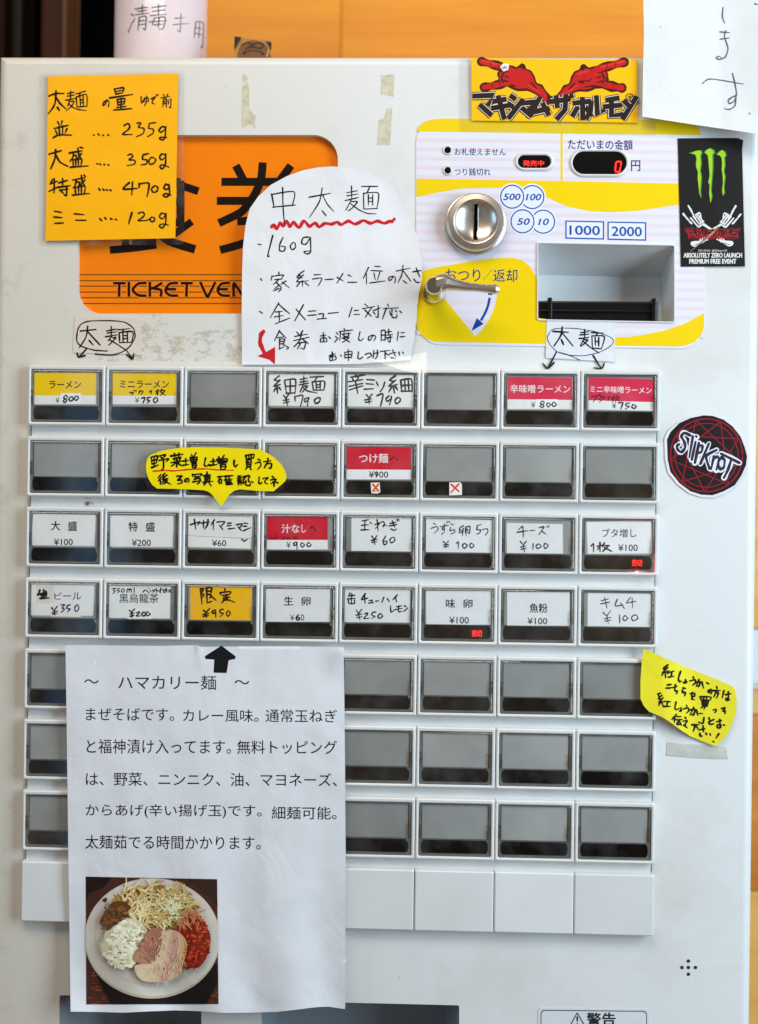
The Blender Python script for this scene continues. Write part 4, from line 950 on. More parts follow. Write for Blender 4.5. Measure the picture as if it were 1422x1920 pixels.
s.ink('188 854 198 869;320 808 320 832;270 835 264 867;270 838 352 828 340 852;290 862 342 857;318 862 280 897;305 885 337 920 318 950;318 905 288 927;320 925 278 944;370 872 335 897;345 880 397 922;502 798 455 832 480 836;472 825 450 846 492 850;496 828 448 877 532 870;490 870 490 912;470 885 448 912;510 885 537 907;575 828 622 824;563 858 630 851 604 907;653 862 712 858;782 818 738 887;740 845 784 872;820 828 842 839;816 882 882 880', 9)
s.ink('967 773 928 852;950 815 952 892;1010 765 1052 768;983 796 1067 800;1005 815 1015 862;1047 810 1030 867;973 886 1087 871;1140 840 1130 862 1112 866 1115 845 1140 838 1160 850 1155 887;1166 800 1264 779;1215 760 1205 830 1178 882;1217 800 1270 871;1215 868 1242 889;1285 806 1347 795;1310 778 1330 830 1337 842;1294 858 1310 880 1337 881', 9)
s.ink('180 1090 202 1104;320 1028 258 1137;320 1040 370 1085 397 1106;295 1095 347 1090;288 1131 352 1120;322 1092 325 1165;296 1179 400 1138;497 1043 433 1162;445 1075 512 1152;535 1090 587 1086;528 1120 592 1115;608 1110 642 1108 635 1142;598 1146 662 1140;678 1105 750 1098;847 1063 825 1132;865 1085 897 1082;862 1113 902 1112', 9)
s.ink('940 1038 962 1056;923 1071 1012 1055;990 1060 943 1132;940 1080 987 1127;1000 1086 1052 1064;1035 1048 1035 1132 1018 1126;1003 1098 1016 1112;1105 1038 1110 1056;1073 1071 1182 1065;1095 1065 1066 1147;1118 1088 1126 1117;1135 1078 1136 1130 1165 1136 1172 1114;1160 1083 1171 1096;1190 1088 1206 1101', 9)
s.ink('210 1234 190 1262 186 1320 214 1385', 34, RED, taper=0); s.poly('166 1413 238 1378 293 1346 292 1472 250 1438', RED)
s.ink('325 1228 288 1302;330 1240 372 1282;310 1280 352 1275;326 1290 325 1362;328 1290 362 1290 355 1322;330 1308 357 1305;328 1325 357 1322;322 1362 356 1345;350 1328 390 1352 372 1364;450 1240 466 1259;492 1230 475 1256;435 1271 527 1254;428 1301 537 1277;486 1240 470 1300 428 1347;490 1290 532 1322;460 1320 512 1314 500 1362 478 1354;480 1315 453 1362', 9)
s.ink('618 1268 662 1260;640 1243 643 1305 620 1309 624 1285 660 1282 666 1306 645 1311;680 1273 693 1286;735 1243 746 1256;728 1269 739 1281;723 1312 746 1284;790 1213 796 1229;755 1236 852 1224;766 1235 758 1302;775 1256 837 1247;790 1245 790 1270 822 1270 820 1245;775 1283 826 1280 778 1314;785 1285 832 1312;905 1238 895 1290 910 1302 930 1284;997 1265 980 1296 965 1296 970 1272 1000 1261 1019 1275 1005 1302', 9)
s.ink('1058 1228 1058 1302;1058 1230 1086 1228 1086 1300;1058 1262 1086 1260;1058 1297 1086 1295;1093 1241 1132 1235;1112 1218 1112 1262;1089 1263 1140 1257;1094 1281 1137 1276;1122 1262 1122 1310 1106 1303;1101 1284 1109 1296;1181 1238 1172 1304;1200 1245 1227 1242;1195 1273 1230 1272', 8.5)
s.ink('684 1411 727 1395;705 1383 706 1440 688 1443 690 1420 726 1412 733 1433 715 1443;762 1404 772 1414;795 1385 796 1427;795 1386 847 1380 842 1427;796 1403 845 1400;796 1425 842 1420;820 1363 822 1447;895 1383 890 1425 905 1433 927 1417;943 1401 975 1390 987 1410 958 1427;1005 1373 1000 1427;1011 1393 1042 1386;1030 1368 1030 1410 1016 1432;1053 1379 1122 1371;1086 1375 1086 1437;1092 1394 1114 1406;1118 1396 1167 1385;1140 1368 1161 1412;1129 1424 1162 1432;1185 1383 1191 1407;1210 1383 1221 1396', 8.5)
s.build('paper_sheet', PAPER, dn)

# small circled labels above the buttons
A = (40, 580, 3.091)
tl_ = empty('thick_noodle_label', at(200, 664, 0), 'beige label with circled word and two arrows above the yellow ramen buttons', 'label', 'circled thick noodle labels')
s = Sheet(0.0004); s.base(zz(A, '312 38 692 50 688 264 300 252'), (218, 206, 190), grid=0); s.org(*A)
s.ink('325 150 328 118 350 84 400 68 520 66 600 75 650 110 660 160 630 215 580 250 520 265 430 258;325 130 322 180 345 212 420 236 500 242', 7, taper=0)
s.ink('343 126 434 117;386 98 376 160 338 222;386 130 457 207;395 181 417 207', 9)
s.ink('495 126 552 114;522 100 522 150;500 138 554 130;490 159 557 148;524 158 504 182;530 166 550 165 508 207;512 176 560 205 612 240;558 119 630 112;596 115 586 131;568 135 571 194;568 135 647 130 641 192;590 138 591 190;616 136 616 190;590 153 616 151;590 171 616 169;571 193 641 191', 8)
s.ink('378 230 336 276;324 253 334 277 370 267;610 238 645 286;611 261 644 289 653 257', 8, taper=0)
s.build('paper_sheet', PAPER, tl_, smooth=False)
A = (780, 590, 2.9625)
tl2 = empty('thick_noodle_label', at(1090, 676, 0), 'white label with circled word and two arrows above the red spicy miso buttons', 'label', 'circled thick noodle labels')
s = Sheet(0.0009); s.base(zz(A, '728 32 1108 38 1104 262 722 240'), (221, 222, 226), grid=0); s.org(*A)
s.ink('735 115 755 85 810 75 900 78 1000 95 1080 125 1098 150 1075 180 1010 212 930 228 850 225 785 206 745 165 731 132 735 115;785 206 850 225 910 252', 4.5, taper=0)
s.ink('762 93 848 98;813 68 806 115 768 174;812 100 873 174;808 138 821 167', 9)
s.ink('917 100 962 94;938 84 938 130;912 113 964 108;908 133 962 126;935 133 913 174;940 140 957 141 918 176;930 148 975 186 1018 212;975 99 1042 103;1010 103 1000 117;978 118 981 187;978 118 1047 121 1031 190;996 125 998 172;1016 126 1016 174;997 148 1016 150;981 186 1031 189', 8)
s.ink('782 205 735 296;707 272 733 299 767 267;985 228 1030 299;994 295 1032 299 1047 269', 8, taper=0)
s.build('paper_sheet', PAPER, tl2, smooth=False)

# yellow speech bubble
A = (260, 820, 4.74)
sb = empty('speech_bubble_notice', at(415, 948, 0.006), 'yellow speech bubble notice with a red underline over the second button row', 'notice', GRP)
bub = '66 250 78 190 110 155 200 120 350 95 500 88 700 88 900 98 1080 108 1130 130 1200 175 1265 235 1300 290 1318 350 1305 390 1260 430 1200 480 1050 475 900 462 850 475 805 510 775 560 737 618 700 565 650 505 620 482 580 470 400 460 165 455 120 420 90 370 70 310'
dep = wavy(0.0094, 0.0005, 60, 40, 2.2)
s = Sheet(dep); s.base(zz(A, bub), (248, 224, 2)); s.wk = 1.3; s.org(*A); I_ = (12, 10, 6)
s.ink('130 300 250 295 320 298 420 288 520 282 600 280 720 290 845 292', 11, (222, 40, 14))
s.ink('113 180 120 237;115 178 167 165 160 227;118 206 162 198;140 170 140 252;120 236 162 228;118 269 177 245;184 166 242 155 214 187;200 178 216 191;184 206 267 190 246 217;222 195 222 277 204 286', 13, I_)
s.ink('288 166 397 150;320 143 325 172;361 138 356 166;376 176 308 191;314 195 322 207;340 192 346 204;372 185 362 202;288 226 387 210;340 200 340 264;336 222 293 257;342 222 382 252;396 211 447 205;420 188 422 247;393 249 447 240;470 153 481 171;512 136 495 166;458 181 522 175;462 180 468 222;520 175 515 217;489 178 491 217;465 200 516 195;468 220 516 215;478 235 481 270;478 236 514 232 509 268 480 270;480 252 509 250', 13, I_)
s.ink('597 183 585 245 605 256 630 238;638 216 692 210;665 193 665 247;633 249 697 242;713 174 726 191;762 158 745 186;698 196 787 190 780 227;705 195 711 230;741 192 742 227;708 212 781 208;710 229 781 223;728 245 731 284;728 246 774 242 768 282 730 285;730 263 771 260;852 203 848 240 862 259 880 243', 13, I_)
s.ink('953 160 959 192;955 160 1027 152 1019 187;980 158 983 187;1002 156 1003 187;958 191 1019 186;960 205 963 262;960 206 1002 200 999 260;962 223 999 218;962 241 999 237;962 259 999 255;970 262 950 287;986 262 1002 287;1063 194 1086 205;1038 231 1080 220 1089 250 1058 287;1150 188 1156 206;1113 216 1177 208;1150 212 1118 272;1140 236 1182 232 1176 276 1158 271', 12, I_)
s.ink('201 328 173 362;205 350 178 387;195 374 195 417;236 318 214 345 240 350;252 335 213 372 262 365;235 375 208 402;224 386 257 380 235 406 208 417;234 390 287 417;343 346 387 342 345 382 382 378 387 402 348 414;435 367 425 393 409 391 415 372 440 364 451 380 440 402', 12, I_)
s.ink('480 328 486 351;482 332 562 325 548 347;505 345 506 367;506 352 546 348;498 373 547 365 540 402 523 414;483 396 557 385;578 341 642 332;610 308 608 347;590 350 592 397;590 352 634 348 630 394;592 366 631 362;592 381 631 378;573 399 662 390;600 400 580 427;625 400 647 432;703 351 752 345;730 350 708 392;715 375 719 410;715 378 740 375 735 407 718 410;764 346 842 340;787 345 763 382;775 374 781 422;780 375 832 370;780 391 827 386;780 406 830 402;780 421 837 415;806 355 806 417', 12, I_)
s.ink('888 345 912 342;878 363 917 358;884 379 914 375;884 393 914 390;889 405 892 427;890 405 914 402 911 424;928 351 987 342 976 374;956 345 928 382;935 394 931 414;955 384 956 425 990 426 996 408;980 388 989 399;1005 394 1019 401;1073 353 1070 405 1085 413 1097 398;1108 366 1152 358 1126 385 1126 405 1147 413;1190 348 1206 361;1173 379 1227 372 1178 412;1205 394 1205 437;1216 394 1242 406', 12, I_)
s.build('paper_sheet', GLOSS, sb)
cx, cy = 415, 885
fo = []
for x, y in zz(A, bub):
    dx, dy = x-cx, (y-cy)*1.6; l = math.hypot(dx, dy); k = 8.5 if y < 935 else 6
    fo.append((x + dx/l*k, y + dy/l*k))
film('clear_pouch', fo, 0.0085, sb)

# yellow pickled ginger note
A = (1150, 1180, 5.228)
go = '300 195 325 198 500 278 700 365 880 437 1060 510 1170 560 1195 590 1212 700 1205 800 1180 900 1130 1010 1080 1080 1005 1140 960 1130 860 1092 760 1050 660 985 560 910 480 860 350 805 300 750 268 680 268 500 280 330'
def gc(x, y): 
    t = max(0, min(1, (1305 - x)/62.0)); return 0.0068*t*t*(3-2*t) + 0.001*max(0, (x-1340)/40)
dep = wavy(0.0018, 0.0003, 50, 50, 6.6, gc)
gn = empty('ginger_note', at(1290, 1390, 0.002), 'tilted yellow handwritten note at the right end of the fifth button row', 'note', GRP)
s = Sheet(dep); s.base(zz(A, go), (234, 218, 40), grid=7); s.wk = 1.3; s.org(*A)
s.ink('537 348 494 386 520 395;537 374 484 427 546 405;510 420 515 472;492 428 478 452;530 420 537 432;548 421 597 410;575 415 570 462;543 469 597 460;662 413 640 480 650 516 667 508;710 493 712 526 690 522 715 509 727 521;785 468 791 486;753 506 802 495 806 526 778 547;808 522 852 510 840 562 823 551;841 493 813 562;870 518 887 577;918 524 942 536', 15, I_)
s.ink('957 590 940 621 931 605 955 589 971 605 960 632;1015 563 1021 581;983 601 1050 600;1015 600 988 662;1005 620 1032 625 1015 672;1086 603 1070 672;1103 641 1157 630;1130 613 1128 691 1104 691 1115 674 1142 692;533 545 572 540;518 576 560 575 577 570;588 571 627 560;611 543 605 600 631 605 620 632;688 575 712 580;680 598 680 620 711 620 700 652;753 631 802 625;776 618 770 660 802 655;802 640 770 680 797 691', 15, I_)
s.ink('853 660 866 692;858 658 960 665 946 697;886 662 889 692;915 664 915 694;862 691 947 695;870 705 879 752;870 705 932 705 922 752;875 720 926 722;876 736 924 738;880 752 924 754;886 755 860 772;906 755 890 782;983 791 1005 785 1012 800 993 817;1063 776 1097 770 1075 800 1102 800 1095 827', 13, I_)
s.ink('440 628 451 662;440 632 467 625;477 648 445 680 480 681;490 670 450 721 502 705;476 710 491 752;457 724 448 747;508 706 562 710;536 708 525 757;493 756 562 755;617 713 605 775 625 786 647 774;666 768 665 801 650 801 677 789;720 743 723 756;688 781 736 770 741 800 718 822;753 791 802 785 786 841 768 831;791 763 753 842;815 789 832 842;848 825 877 825;891 863 880 921 838 910;940 868 951 902;986 884 940 910 950 931 987 925', 14, I_)
s.ink('1013 906 1062 895;1046 883 1046 961 1020 961 1025 935 1056 935 1056 961 1038 972;1085 937 1094 943;622 833 578 882;605 858 600 912;628 856 667 855;618 886 677 885;650 890 625 931 667 930;656 910 671 942;705 863 716 876;688 901 726 895 690 951 706 930 716 961 727 965;773 936 842 935;806 935 785 1002;815 953 832 971;838 986 902 975;881 943 886 1002;850 1018 855 1046 872 1046;910 1018 921 1036;950 1023 956 1041;1037 1023 1008 1067;978 1098 989 1105', 14, I_)
s.build('paper_sheet', PAPER, gn)
# ------------------------------------------------------------------ big printed notice with the dish photo
A = (110, 1200, 2.585)
def cd_(x, y):
    t = max(0, (y - 1500)/390.0); h = 0.0020*t*math.sin((x - 0.25*(y-1500))/24.0 + 1.2*math.sin(y/130)) + 0.0012*t*t
    b = max(0, (y - 1850)/45.0); h += 0.0030*b*b*max(0, math.sin((x-130)/92.0 + 0.6))
    c = max(0, 1 - math.hypot(x-640, y-1225)/60.0); h += 0.003*c*c
    k = max(0, 1 - abs(x - 372 - 0.15*(y-1212))/9)*max(0, 1-(y-1212)/55); h += 0.0012*k
    return h
dep = wavy(0.0103, 0.0009, 85, 110, 8.8, cd_)
cn = empty('curry_noodle_notice', at(390, 1894, 0.008), 'large white printed notice with a noodle dish photo over the lower left buttons', 'notice', GRP)
s = Sheet(dep)
out = [(123, 1210), (200, 1210), (300, 1211), (371, 1209.5), (376, 1213), (450, 1212), (560, 1212), (645, 1213.5), (647, 1400), (648.5, 1600), (648, 1800), (647.5, 1892)] + [(110 + 0, 0)][:0]
out += [(x*1/2.1545, 1720 + y/2.1545) for x, y in ((1330, 361), (1290, 362), (1250, 366), (1190, 374), (1120, 382), (1000, 385), (910, 386), (820, 380), (760, 377), (700, 376), (600, 380), (500, 385), (390, 382), (286, 381))]
out += [(131.5, 1800), (129, 1640), (127, 1480), (125, 1330)]
s.base(out, (228, 228, 231), grid=6); s.org(*A)
s.poly('790 27 860 80 855 92 825 98 815 160 752 158 755 95 712 92 710 78', (14, 13, 14))
T = (8, 7, 10); TB = 0.0
for t, x0, y0, x1, y1, sl in (('～', 125, 190, 195, 211, 0), ('ハマカリー麺', 290, 170, 765, 240, 2), ('～', 853, 194, 925, 215, 0),
    ('まぜそばです。', 133, 328, 560, 390, 2), ('カレー風味。', 604, 335, 970, 396, 2), ('通常玉ねぎ', 1004, 335, 1350, 398, 3),
    ('と福神漬け入ってます。', 137, 480, 836, 550, 3), ('無料トッピング', 866, 486, 1350, 552, 2),
    ('は、野菜、ニンニク、油、マヨネーズ、', 133, 640, 1350, 706, 5),
    ('からあげ(辛い揚げ玉)です。', 132, 794, 985, 862, 4), ('細麺可能。', 1034, 806, 1348, 868, 2), ('太麺茹でる時間かかります。', 130, 945, 980, 1012, 5)):
    s.text(t, x0, y0, x1, y1, T, bold=TB, slope=sl)
# the printed photo: a white plate on a brown table, seen from above
s.fine = 0.0000008; s.cut = 6
A = (140, 1620, 4.74); s.org(*A); rg = random.Random(3)
X0, X1, Y0, Y1 = 102, 1276, 116, 1246
def cl(p): return [(min(X1, max(X0, x)), min(Y1, max(Y0 + (x-X0)*0.018, y))) for x, y in p]
s.poly('100 112 1268 135 1280 1245 105 1248', (72, 38, 24))
s.poly('102 114 340 118 250 210 130 260 104 330', (30, 14, 10)); s.poly('1000 130 1266 137 1272 380 1150 250', (56, 32, 24))
for i in range(60):
    y = rg.uniform(960, 1240); x = rg.choice((rg.uniform(110, 260), rg.uniform(1190, 1260))); L_ = rg.uniform(20, 60)
    s.ink([cl([(x, y), (x + L_, y + rg.uniform(-5, 5))])], rg.uniform(4, 10), rg.choice(((130, 62, 38), (150, 76, 48), (104, 48, 30))), taper=0.6)
s.poly('', (26, 14, 12), pts=cl([(190, 960), (240, 1090), (330, 1244), (1170, 1244), (1276, 1050), (1276, 900), (900, 700), (300, 800)]))
s.poly('', (192, 180, 158), pts=cl(ell(692, 660, 604, 536, 90))); s.poly('', (214, 205, 192), pts=cl(ell(692, 652, 596, 522, 90)))
s.poly('', (206, 196, 178), pts=cl(ell(694, 640, 520, 452, 80))); s.poly('', (212, 202, 186), pts=cl(ell(696, 634, 506, 440, 80)))
def blob(cx, cy, rx, ry, col, n=14, jag=0.25):
    s.poly('', col, pts=[(cx + rx*(1+rg.uniform(-jag, jag))*math.cos(2*math.pi*i/n), cy + ry*(1+rg.uniform(-jag, jag))*math.sin(2*math.pi*i/n)) for i in range(n)])
def pick(c, v=14):
    c = tuple(x*1.05 for x in c); k = rg.uniform(-v, v); return tuple(max(0, min(255, x + k + rg.uniform(-v*0.4, v*0.4))) for x in c)
blob(690, 400, 370, 215, (186, 150, 84), 40, 0.06); blob(800, 420, 290, 170, (176, 132, 66), 30, 0.08)
def strand(x, y, l, b, wd, col, k=0.5):
    c = rg.uniform(-k, k); n_ = 4; q = [(x, y)]
    for j in range(n_): b += c/n_*2; x += l/n_*math.cos(b); y += l/n_*math.sin(b); q.append((x, y))
    s.ink([q], wd, col, taper=0.25, wob=0.05)
for i in range(170):                       # shaded strands deep in the heap
    a = rg.uniform(0, 6.28); q = rg.random()**0.55; strand(690 + 350*q*math.cos(a), 385 + 190*q*math.sin(a), rg.uniform(60, 140), rg.uniform(-1.2, 1.2), rg.uniform(10, 18), pick(rg.choice(((170, 126, 62), (190, 150, 84), (152, 106, 48)))), 0.9)
for i in range(260):                       # sprouts and noodles on top
    a = rg.uniform(0, 6.28); q = rg.random()**0.6; strand(690 + 350*q*math.cos(a), 375 + 185*q*math.sin(a), rg.uniform(60, 150), rg.uniform(-1.3, 1.3), rg.uniform(9, 19), pick(rg.choice(((214, 190, 124), (200, 168, 98), (228, 210, 156), (206, 178, 112), (222, 206, 150))), 8), 0.9)
for i in range(60): blob(rg.gauss(880, 36), rg.gauss(380, 56), rg.uniform(8, 20), rg.uniform(8, 18), pick((220, 218, 168), 7), 10)
for x, y, r in ((400, 390, 95), (330, 450, 80), (280, 510, 60), (420, 450, 70), (330, 560, 48)): blob(x, y, r, r*0.72, pick((96, 60, 30)), 14, 0.15)
for i in range(70): blob(rg.gauss(350, 62), rg.gauss(455, 56), rg.uniform(8, 26), rg.uniform(7, 18), pick(rg.choice(((120, 76, 36), (78, 46, 22), (142, 90, 42), (92, 58, 28))), 8), 10, 0.15)
blob(425, 720, 185, 185, (212, 204, 168), 28, 0.08); blob(500, 560, 105, 80, (216, 210, 176), 20, 0.1)
for i in range(300):
    a = rg.uniform(0, 6.28); q = rg.random()**0.5; x = 420 + 170*q*math.cos(a) + (70 if q > .4 and math.sin(a) < -.3 else 0); y = 715 + 215*q*math.sin(a)
    blob(x, y, rg.uniform(9, 30), rg.uniform(8, 25), pick(rg.choice(((236, 232, 208), (230, 225, 196), (224, 217, 182), (240, 237, 220), (206, 194, 150))), 4), 12, 0.13)
for i in range(34): x, y = rg.uniform(270, 580), rg.uniform(600, 900); s.ink([[(x, y), (x+rg.uniform(10, 34), y+rg.uniform(-4, 12))]], rg.uniform(3, 8), pick((150, 120, 66), 14), taper=0.6)
blob(1055, 690, 150, 240, (140, 36, 16), 34, 0.06)
for i in range(420):
    a = rg.uniform(0, 6.28); q = rg.random()**0.5; x = 1055 + 150*q*math.cos(a) - (40 if math.sin(a) > .4 else 0); y = 690 + 250*q*math.sin(a)
    blob(x, y, rg.uniform(5, 17), rg.uniform(5, 15), pick(rg.choice(((172, 46, 18), (136, 30, 14), (188, 64, 26), (112, 24, 14), (200, 86, 40))), 10), 9, 0.15)
for i in range(30): strand(rg.uniform(900, 1120), rg.uniform(370, 520), rg.uniform(50, 110), rg.uniform(0.2, 1.3), 9, pick((190, 126, 76), 16))
s.poly('620 650 655 600 700 572 745 566 785 600 785 690 750 790 700 880 610 895 530 855 540 780 590 730', (172, 114, 92), smooth=True)
s.poly('548 790 620 745 690 770 705 850 640 885 560 880 535 850', (188, 134, 104), smooth=True)
s.poly('772 604 810 586 870 586 940 618 990 680 1000 745 975 865 935 960 880 1016 800 1050 690 1050 600 1036 552 985 535 905 600 890 690 880 745 800 778 690', (222, 188, 160), smooth=True)
s.poly('790 606 850 590 842 700 815 800 770 900 720 1000 690 1046 610 1034 560 985 600 910 700 880 752 790 780 690', (224, 198, 160), smooth=True)
s.poly('868 600 915 618 925 720 905 830 860 930 800 1040 740 1046 800 930 842 830 862 720', (214, 162, 146), smooth=True)
s.poly('935 622 985 690 992 750 965 865 925 955 880 1008 910 900 940 800 950 700', (222, 176, 120), smooth=True); s.poly('968 660 998 740 975 860 950 915 972 800 975 720', (206, 140, 76), smooth=True)
for i in range(60): x, y = rg.uniform(570, 740), rg.uniform(610, 860); strand(x, y, rg.uniform(14, 44), rg.uniform(1.0, 2.2), rg.uniform(5, 13), pick(rg.choice(((150, 98, 80), (184, 128, 104), (196, 142, 116), (164, 110, 90))), 6))
for i in range(150):
    y = rg.uniform(620, 1030); x = rg.uniform(560, 980)
    if (x - 780)*0.72 + (y - 860)*0.30 < -70 or (x-790)**2/44000 + (y-820)**2/52000 > 0.92: continue
    strand(x, y, rg.uniform(16, 60), 1.75 + rg.uniform(-0.3, 0.3), rg.uniform(3, 9), pick(rg.choice(((222, 192, 156), (200, 158, 132), (230, 208, 172), (212, 176, 148))), 5), 0.3)
for i in range(46): blob(rg.uniform(540, 1050), rg.uniform(240, 1000), rg.uniform(3, 7), rg.uniform(3, 6), (44, 30, 22), 6)
s.build('paper_sheet', PAPER, cn)

# ------------------------------------------------------------------ stickers
A = (860, 0, 2.5302)
bs = empty('band_sticker', at(1040, 230, 0.001), 'yellow laminated sticker with two red hands above jagged black lettering', 'sticker', 'stickers on the machine front')
dep = wavy(0.0017, 0.0003, 80, 50, 3.3)
s = Sheet(dep); s.base(zz(A, '62 274 850 284 850 582 62 572'), (250, 190, 4), grid=12); s.org(*A)
DK, RR, RL = (66, 18, 10), (196, 22, 22), (222, 46, 34)
hl = [('110 292 160 305 225 322 262 338', 32), ('122 414 160 408 215 396 250 388', 30), ('205 352 245 362', 30), ('206 374 240 382', 28)]
palm = '222 352 240 330 280 315 300 300 316 308 322 325 345 335 362 362 372 392 398 402 412 425 440 455 462 452 440 488 415 505 395 470 372 452 330 432 280 432 240 415 215 392'
mir = lambda t: ';'.join(' '.join('%g %g' % ((896 - a), b + 3) for a, b in p) for p in parse(t))
for m in (lambda t: t, mir):
    for t, wd in hl: s.ink(m(t), wd + 8, DK, taper=0)
    s.poly(m(palm), DK, smooth=True)
for m in (lambda t: t, mir):
    for t, wd in hl: s.ink(m(t), wd - 6, RR, taper=0)
    s.poly(m('232 356 250 338 290 322 340 342 356 372 366 398 392 412 420 452 412 490 398 462 366 440 326 420 282 420 246 404 226 384'), RR, smooth=True)
    s.ink(m('112 288 160 300 222 316'), 8, RL); s.ink(m('240 352 290 336 330 350'), 12, RL); s.ink(m('275 380 325 384 300 392'), 7, DK); s.ink(m('222 362 240 366;218 382 238 388;250 404 300 410;345 392 372 420;262 360 270 376;300 312 306 330'), 7, DK); s.ink(m('215 345 205 368 212 392'), 8, DK); s.ink(m('330 402 390 440'), 6, RL)
    s.ink(m('150 296 154 312;190 306 193 322;160 400 163 414;196 394 199 406'), 3.5, DK)
s.poly('198 318 212 300 240 304 236 330 214 340', (235, 235, 232)); s.ink('206 318 214 326 218 314 224 326 230 314', 3.5, DK)
KAT = ('66 456 165 452 138 500;100 495 158 548', '162 482 228 470;156 514 238 500;188 452 218 566', '245 452 272 472;232 490 262 508;236 562 308 470', '296 490 358 484 330 526;302 512 350 552',
       '386 462 352 532 432 514;398 488 430 548', '438 482 532 470;463 452 470 512;510 446 506 520 466 566;532 450 538 466', '542 490 630 480;588 460 590 570;566 508 540 552;606 508 630 552', '630 478 626 530 604 566;654 452 660 548 694 518',
       '698 476 764 464;686 507 776 498;726 468 726 548 782 542', '782 476 810 502;778 566 846 456')
for wd, c in ((39, (26, 16, 12)), (31, (236, 228, 214)), (25, (40, 22, 16))):
    for t in KAT: s.ink(t, wd, c, flat=True, curve=False)
s.ink([ell(812, 461, 17, 17, 20) + [(829, 461)]], 3, DK, taper=0, z=True); s.ink('806 456 818 456 808 462 818 464 812 471', 3, DK)
s.build('printed_sheet', GLOSS, bs)
film('clear_pouch', [(861, 104.5), (1010, 103), (1203, 104), (1205, 216), (1232, 222), (1231, 256), (1050, 250), (862, 246)], 0.0011, bs)

A = (1040, 240, 3.7225)
es_ = Sheet(0.0009); es_.base(zz(A, '860 72 1100 70 1280 70 1318 85 1310 150 1330 965 882 968'), (25, 21, 20), grid=0, skirt=0.0003); s = es_; s.org(*A)
cls = ('935 175 985 158 1030 155 1035 180 1025 190 1030 250 1022 300 1032 340 1028 400 1024 440 1030 495 1015 450 1008 400 1000 350 1003 310 985 265 990 210 980 185',
       '1040 170 1060 150 1090 140 1118 155 1125 175 1110 185 1112 240 1110 300 1105 350 1100 400 1097 440 1105 480 1092 525 1080 460 1085 400 1072 380 1085 330 1080 290 1075 240 1068 190',
       '1125 185 1145 165 1170 152 1195 165 1205 190 1192 205 1195 260 1187 300 1197 340 1190 390 1188 430 1193 450 1178 475 1172 430 1180 390 1178 340 1168 290 1172 240 1165 205 1150 190')
for c in cls:
    s.poly(c, (62, 132, 44)); p = parse(c)[0]; mx = sum(a for a, _ in p)/len(p)
    s.poly('', (158, 204, 34), pts=[(mx + (a-mx)*0.72 - 3, b*0.985 + 4) for a, b in p])
def bones(m):
    W2 = (226, 224, 220)
    s.ink(m('935 543 952 572;956 580 968 604;972 612 984 630;900 600 918 622;924 630 938 646;942 652 958 666'), 11, W2, taper=0)
    s.ink(m('950 628 1002 688;968 616 1014 674;984 606 1024 660;1000 606 1034 648'), 9, W2, taper=0); s.ink(m('986 604 1012 592;1018 598 1022 624'), 9, W2, taper=0)
    s.ink(m('1008 690 1030 676;1020 664 1040 652'), 10, W2, taper=0); s.ink(m('1040 672 1098 712 1180 780'), 17, W2, taper=0); s.ink(m('1134 776 1190 792'), 12, W2, taper=0)
    s.poly(m('1150 790 1200 786 1240 790 1250 805 1238 822 1214 826 1190 812'), W2, smooth=True); s.ink(m('1170 800 1226 816'), 4, (60, 52, 50))
bones(lambda t: t); bones(lambda t: ';'.join(' '.join('%g %g' % ((2200 - a), b + 2) for a, b in p) for p in parse(t)))
s.poly('905 705 930 698 962 714 1000 700 1040 712 1090 706 1140 714 1190 702 1240 712 1302 696 1280 735 1286 770 1240 760 1200 775 1150 762 1096 778 1050 760 1000 776 960 756 935 772 930 740', (150, 24, 34))
k3 = lambda t: ';'.join(' '.join('%g %g' % (920 + (a-66)*0.472, 704 + (b-452)*0.42) for a, b in p) for p in parse(t))
for wd, c in ((17, (196, 44, 54)), (10, (20, 14, 14))):
    for t in KAT: s.ink(k3(t), wd, c, flat=True, curve=False)
for i in range(26): x = 932 + i*13.2; s.ink([[(x, 758), (x + 2, 772 + (i*7 % 13))]], 6, (132, 20, 30))
s.ink('1142 692 1098 742 1040 786 948 862', 9, (150, 112, 70), taper=0.6); s.ink('1110 722 1060 772', 5, (190, 160, 120))
s.text('2013.05.02  @Shibuya-AX', 1003, 848, 1206, 866, (186, 182, 178), bold=0.03)
s.text('ABSOLUTELY ZERO LAUNCH', 902, 872, 1308, 904, (226, 222, 216), bold=0.035); s.text('PREMIUM FREE EVENT', 942, 915, 1268, 947, (226, 222, 216), bold=0.035)
o = s.build('drink_sticker', GLOSS, None, at(1332, 497), smooth=False)
tag(o, 'tall black sticker with three green claw marks and crossed skeleton hands', 'sticker', 'stickers on the machine front')

A = (1170, 560, 4.802)
s = Sheet(0.0007); rim = '388 1270 420 1200 500 1120 600 1075 720 1050 800 1055 900 1090 980 1150 1050 1240 1090 1340 1110 1420 1100 1500 1060 1590 1000 1680 900 1735 800 1770 700 1765 600 1735 500 1660 420 1560 395 1450'
rim2 = '378 1280 410 1195 490 1105 600 1060 720 1036 815 1040 915 1078 1000 1140 1066 1235 1104 1335 1122 1420 1112 1520 1090 1620 1010 1730 900 1785 800 1806 700 1804 560 1760 470 1670 400 1560 384 1450'
r1, r2_ = parse(rim)[0], parse(rim2)[0]
cx, cy = 745, 1410
def wide(x, y): return 0.45 + 0.6*max(0, min(1, ((y-cy) - (x-cx))/500 + 0.3))
out_r = [(cx + (x-cx)*(1 + (0.065 if wide(x, y) > .7 else 0.03)), cy + (y-cy)*(1 + (0.065 if wide(x, y) > .7 else 0.03))) for x, y in r1]
s.base([(A[0] + x/A[2], A[1] + y/A[2]) for x, y in out_r], (224, 224, 226), grid=0, skirt=0.0003); s.org(*A); s.poly(rim, (27, 19, 20))
RX_ = (150, 18, 34); cx, cy = 745, 1410
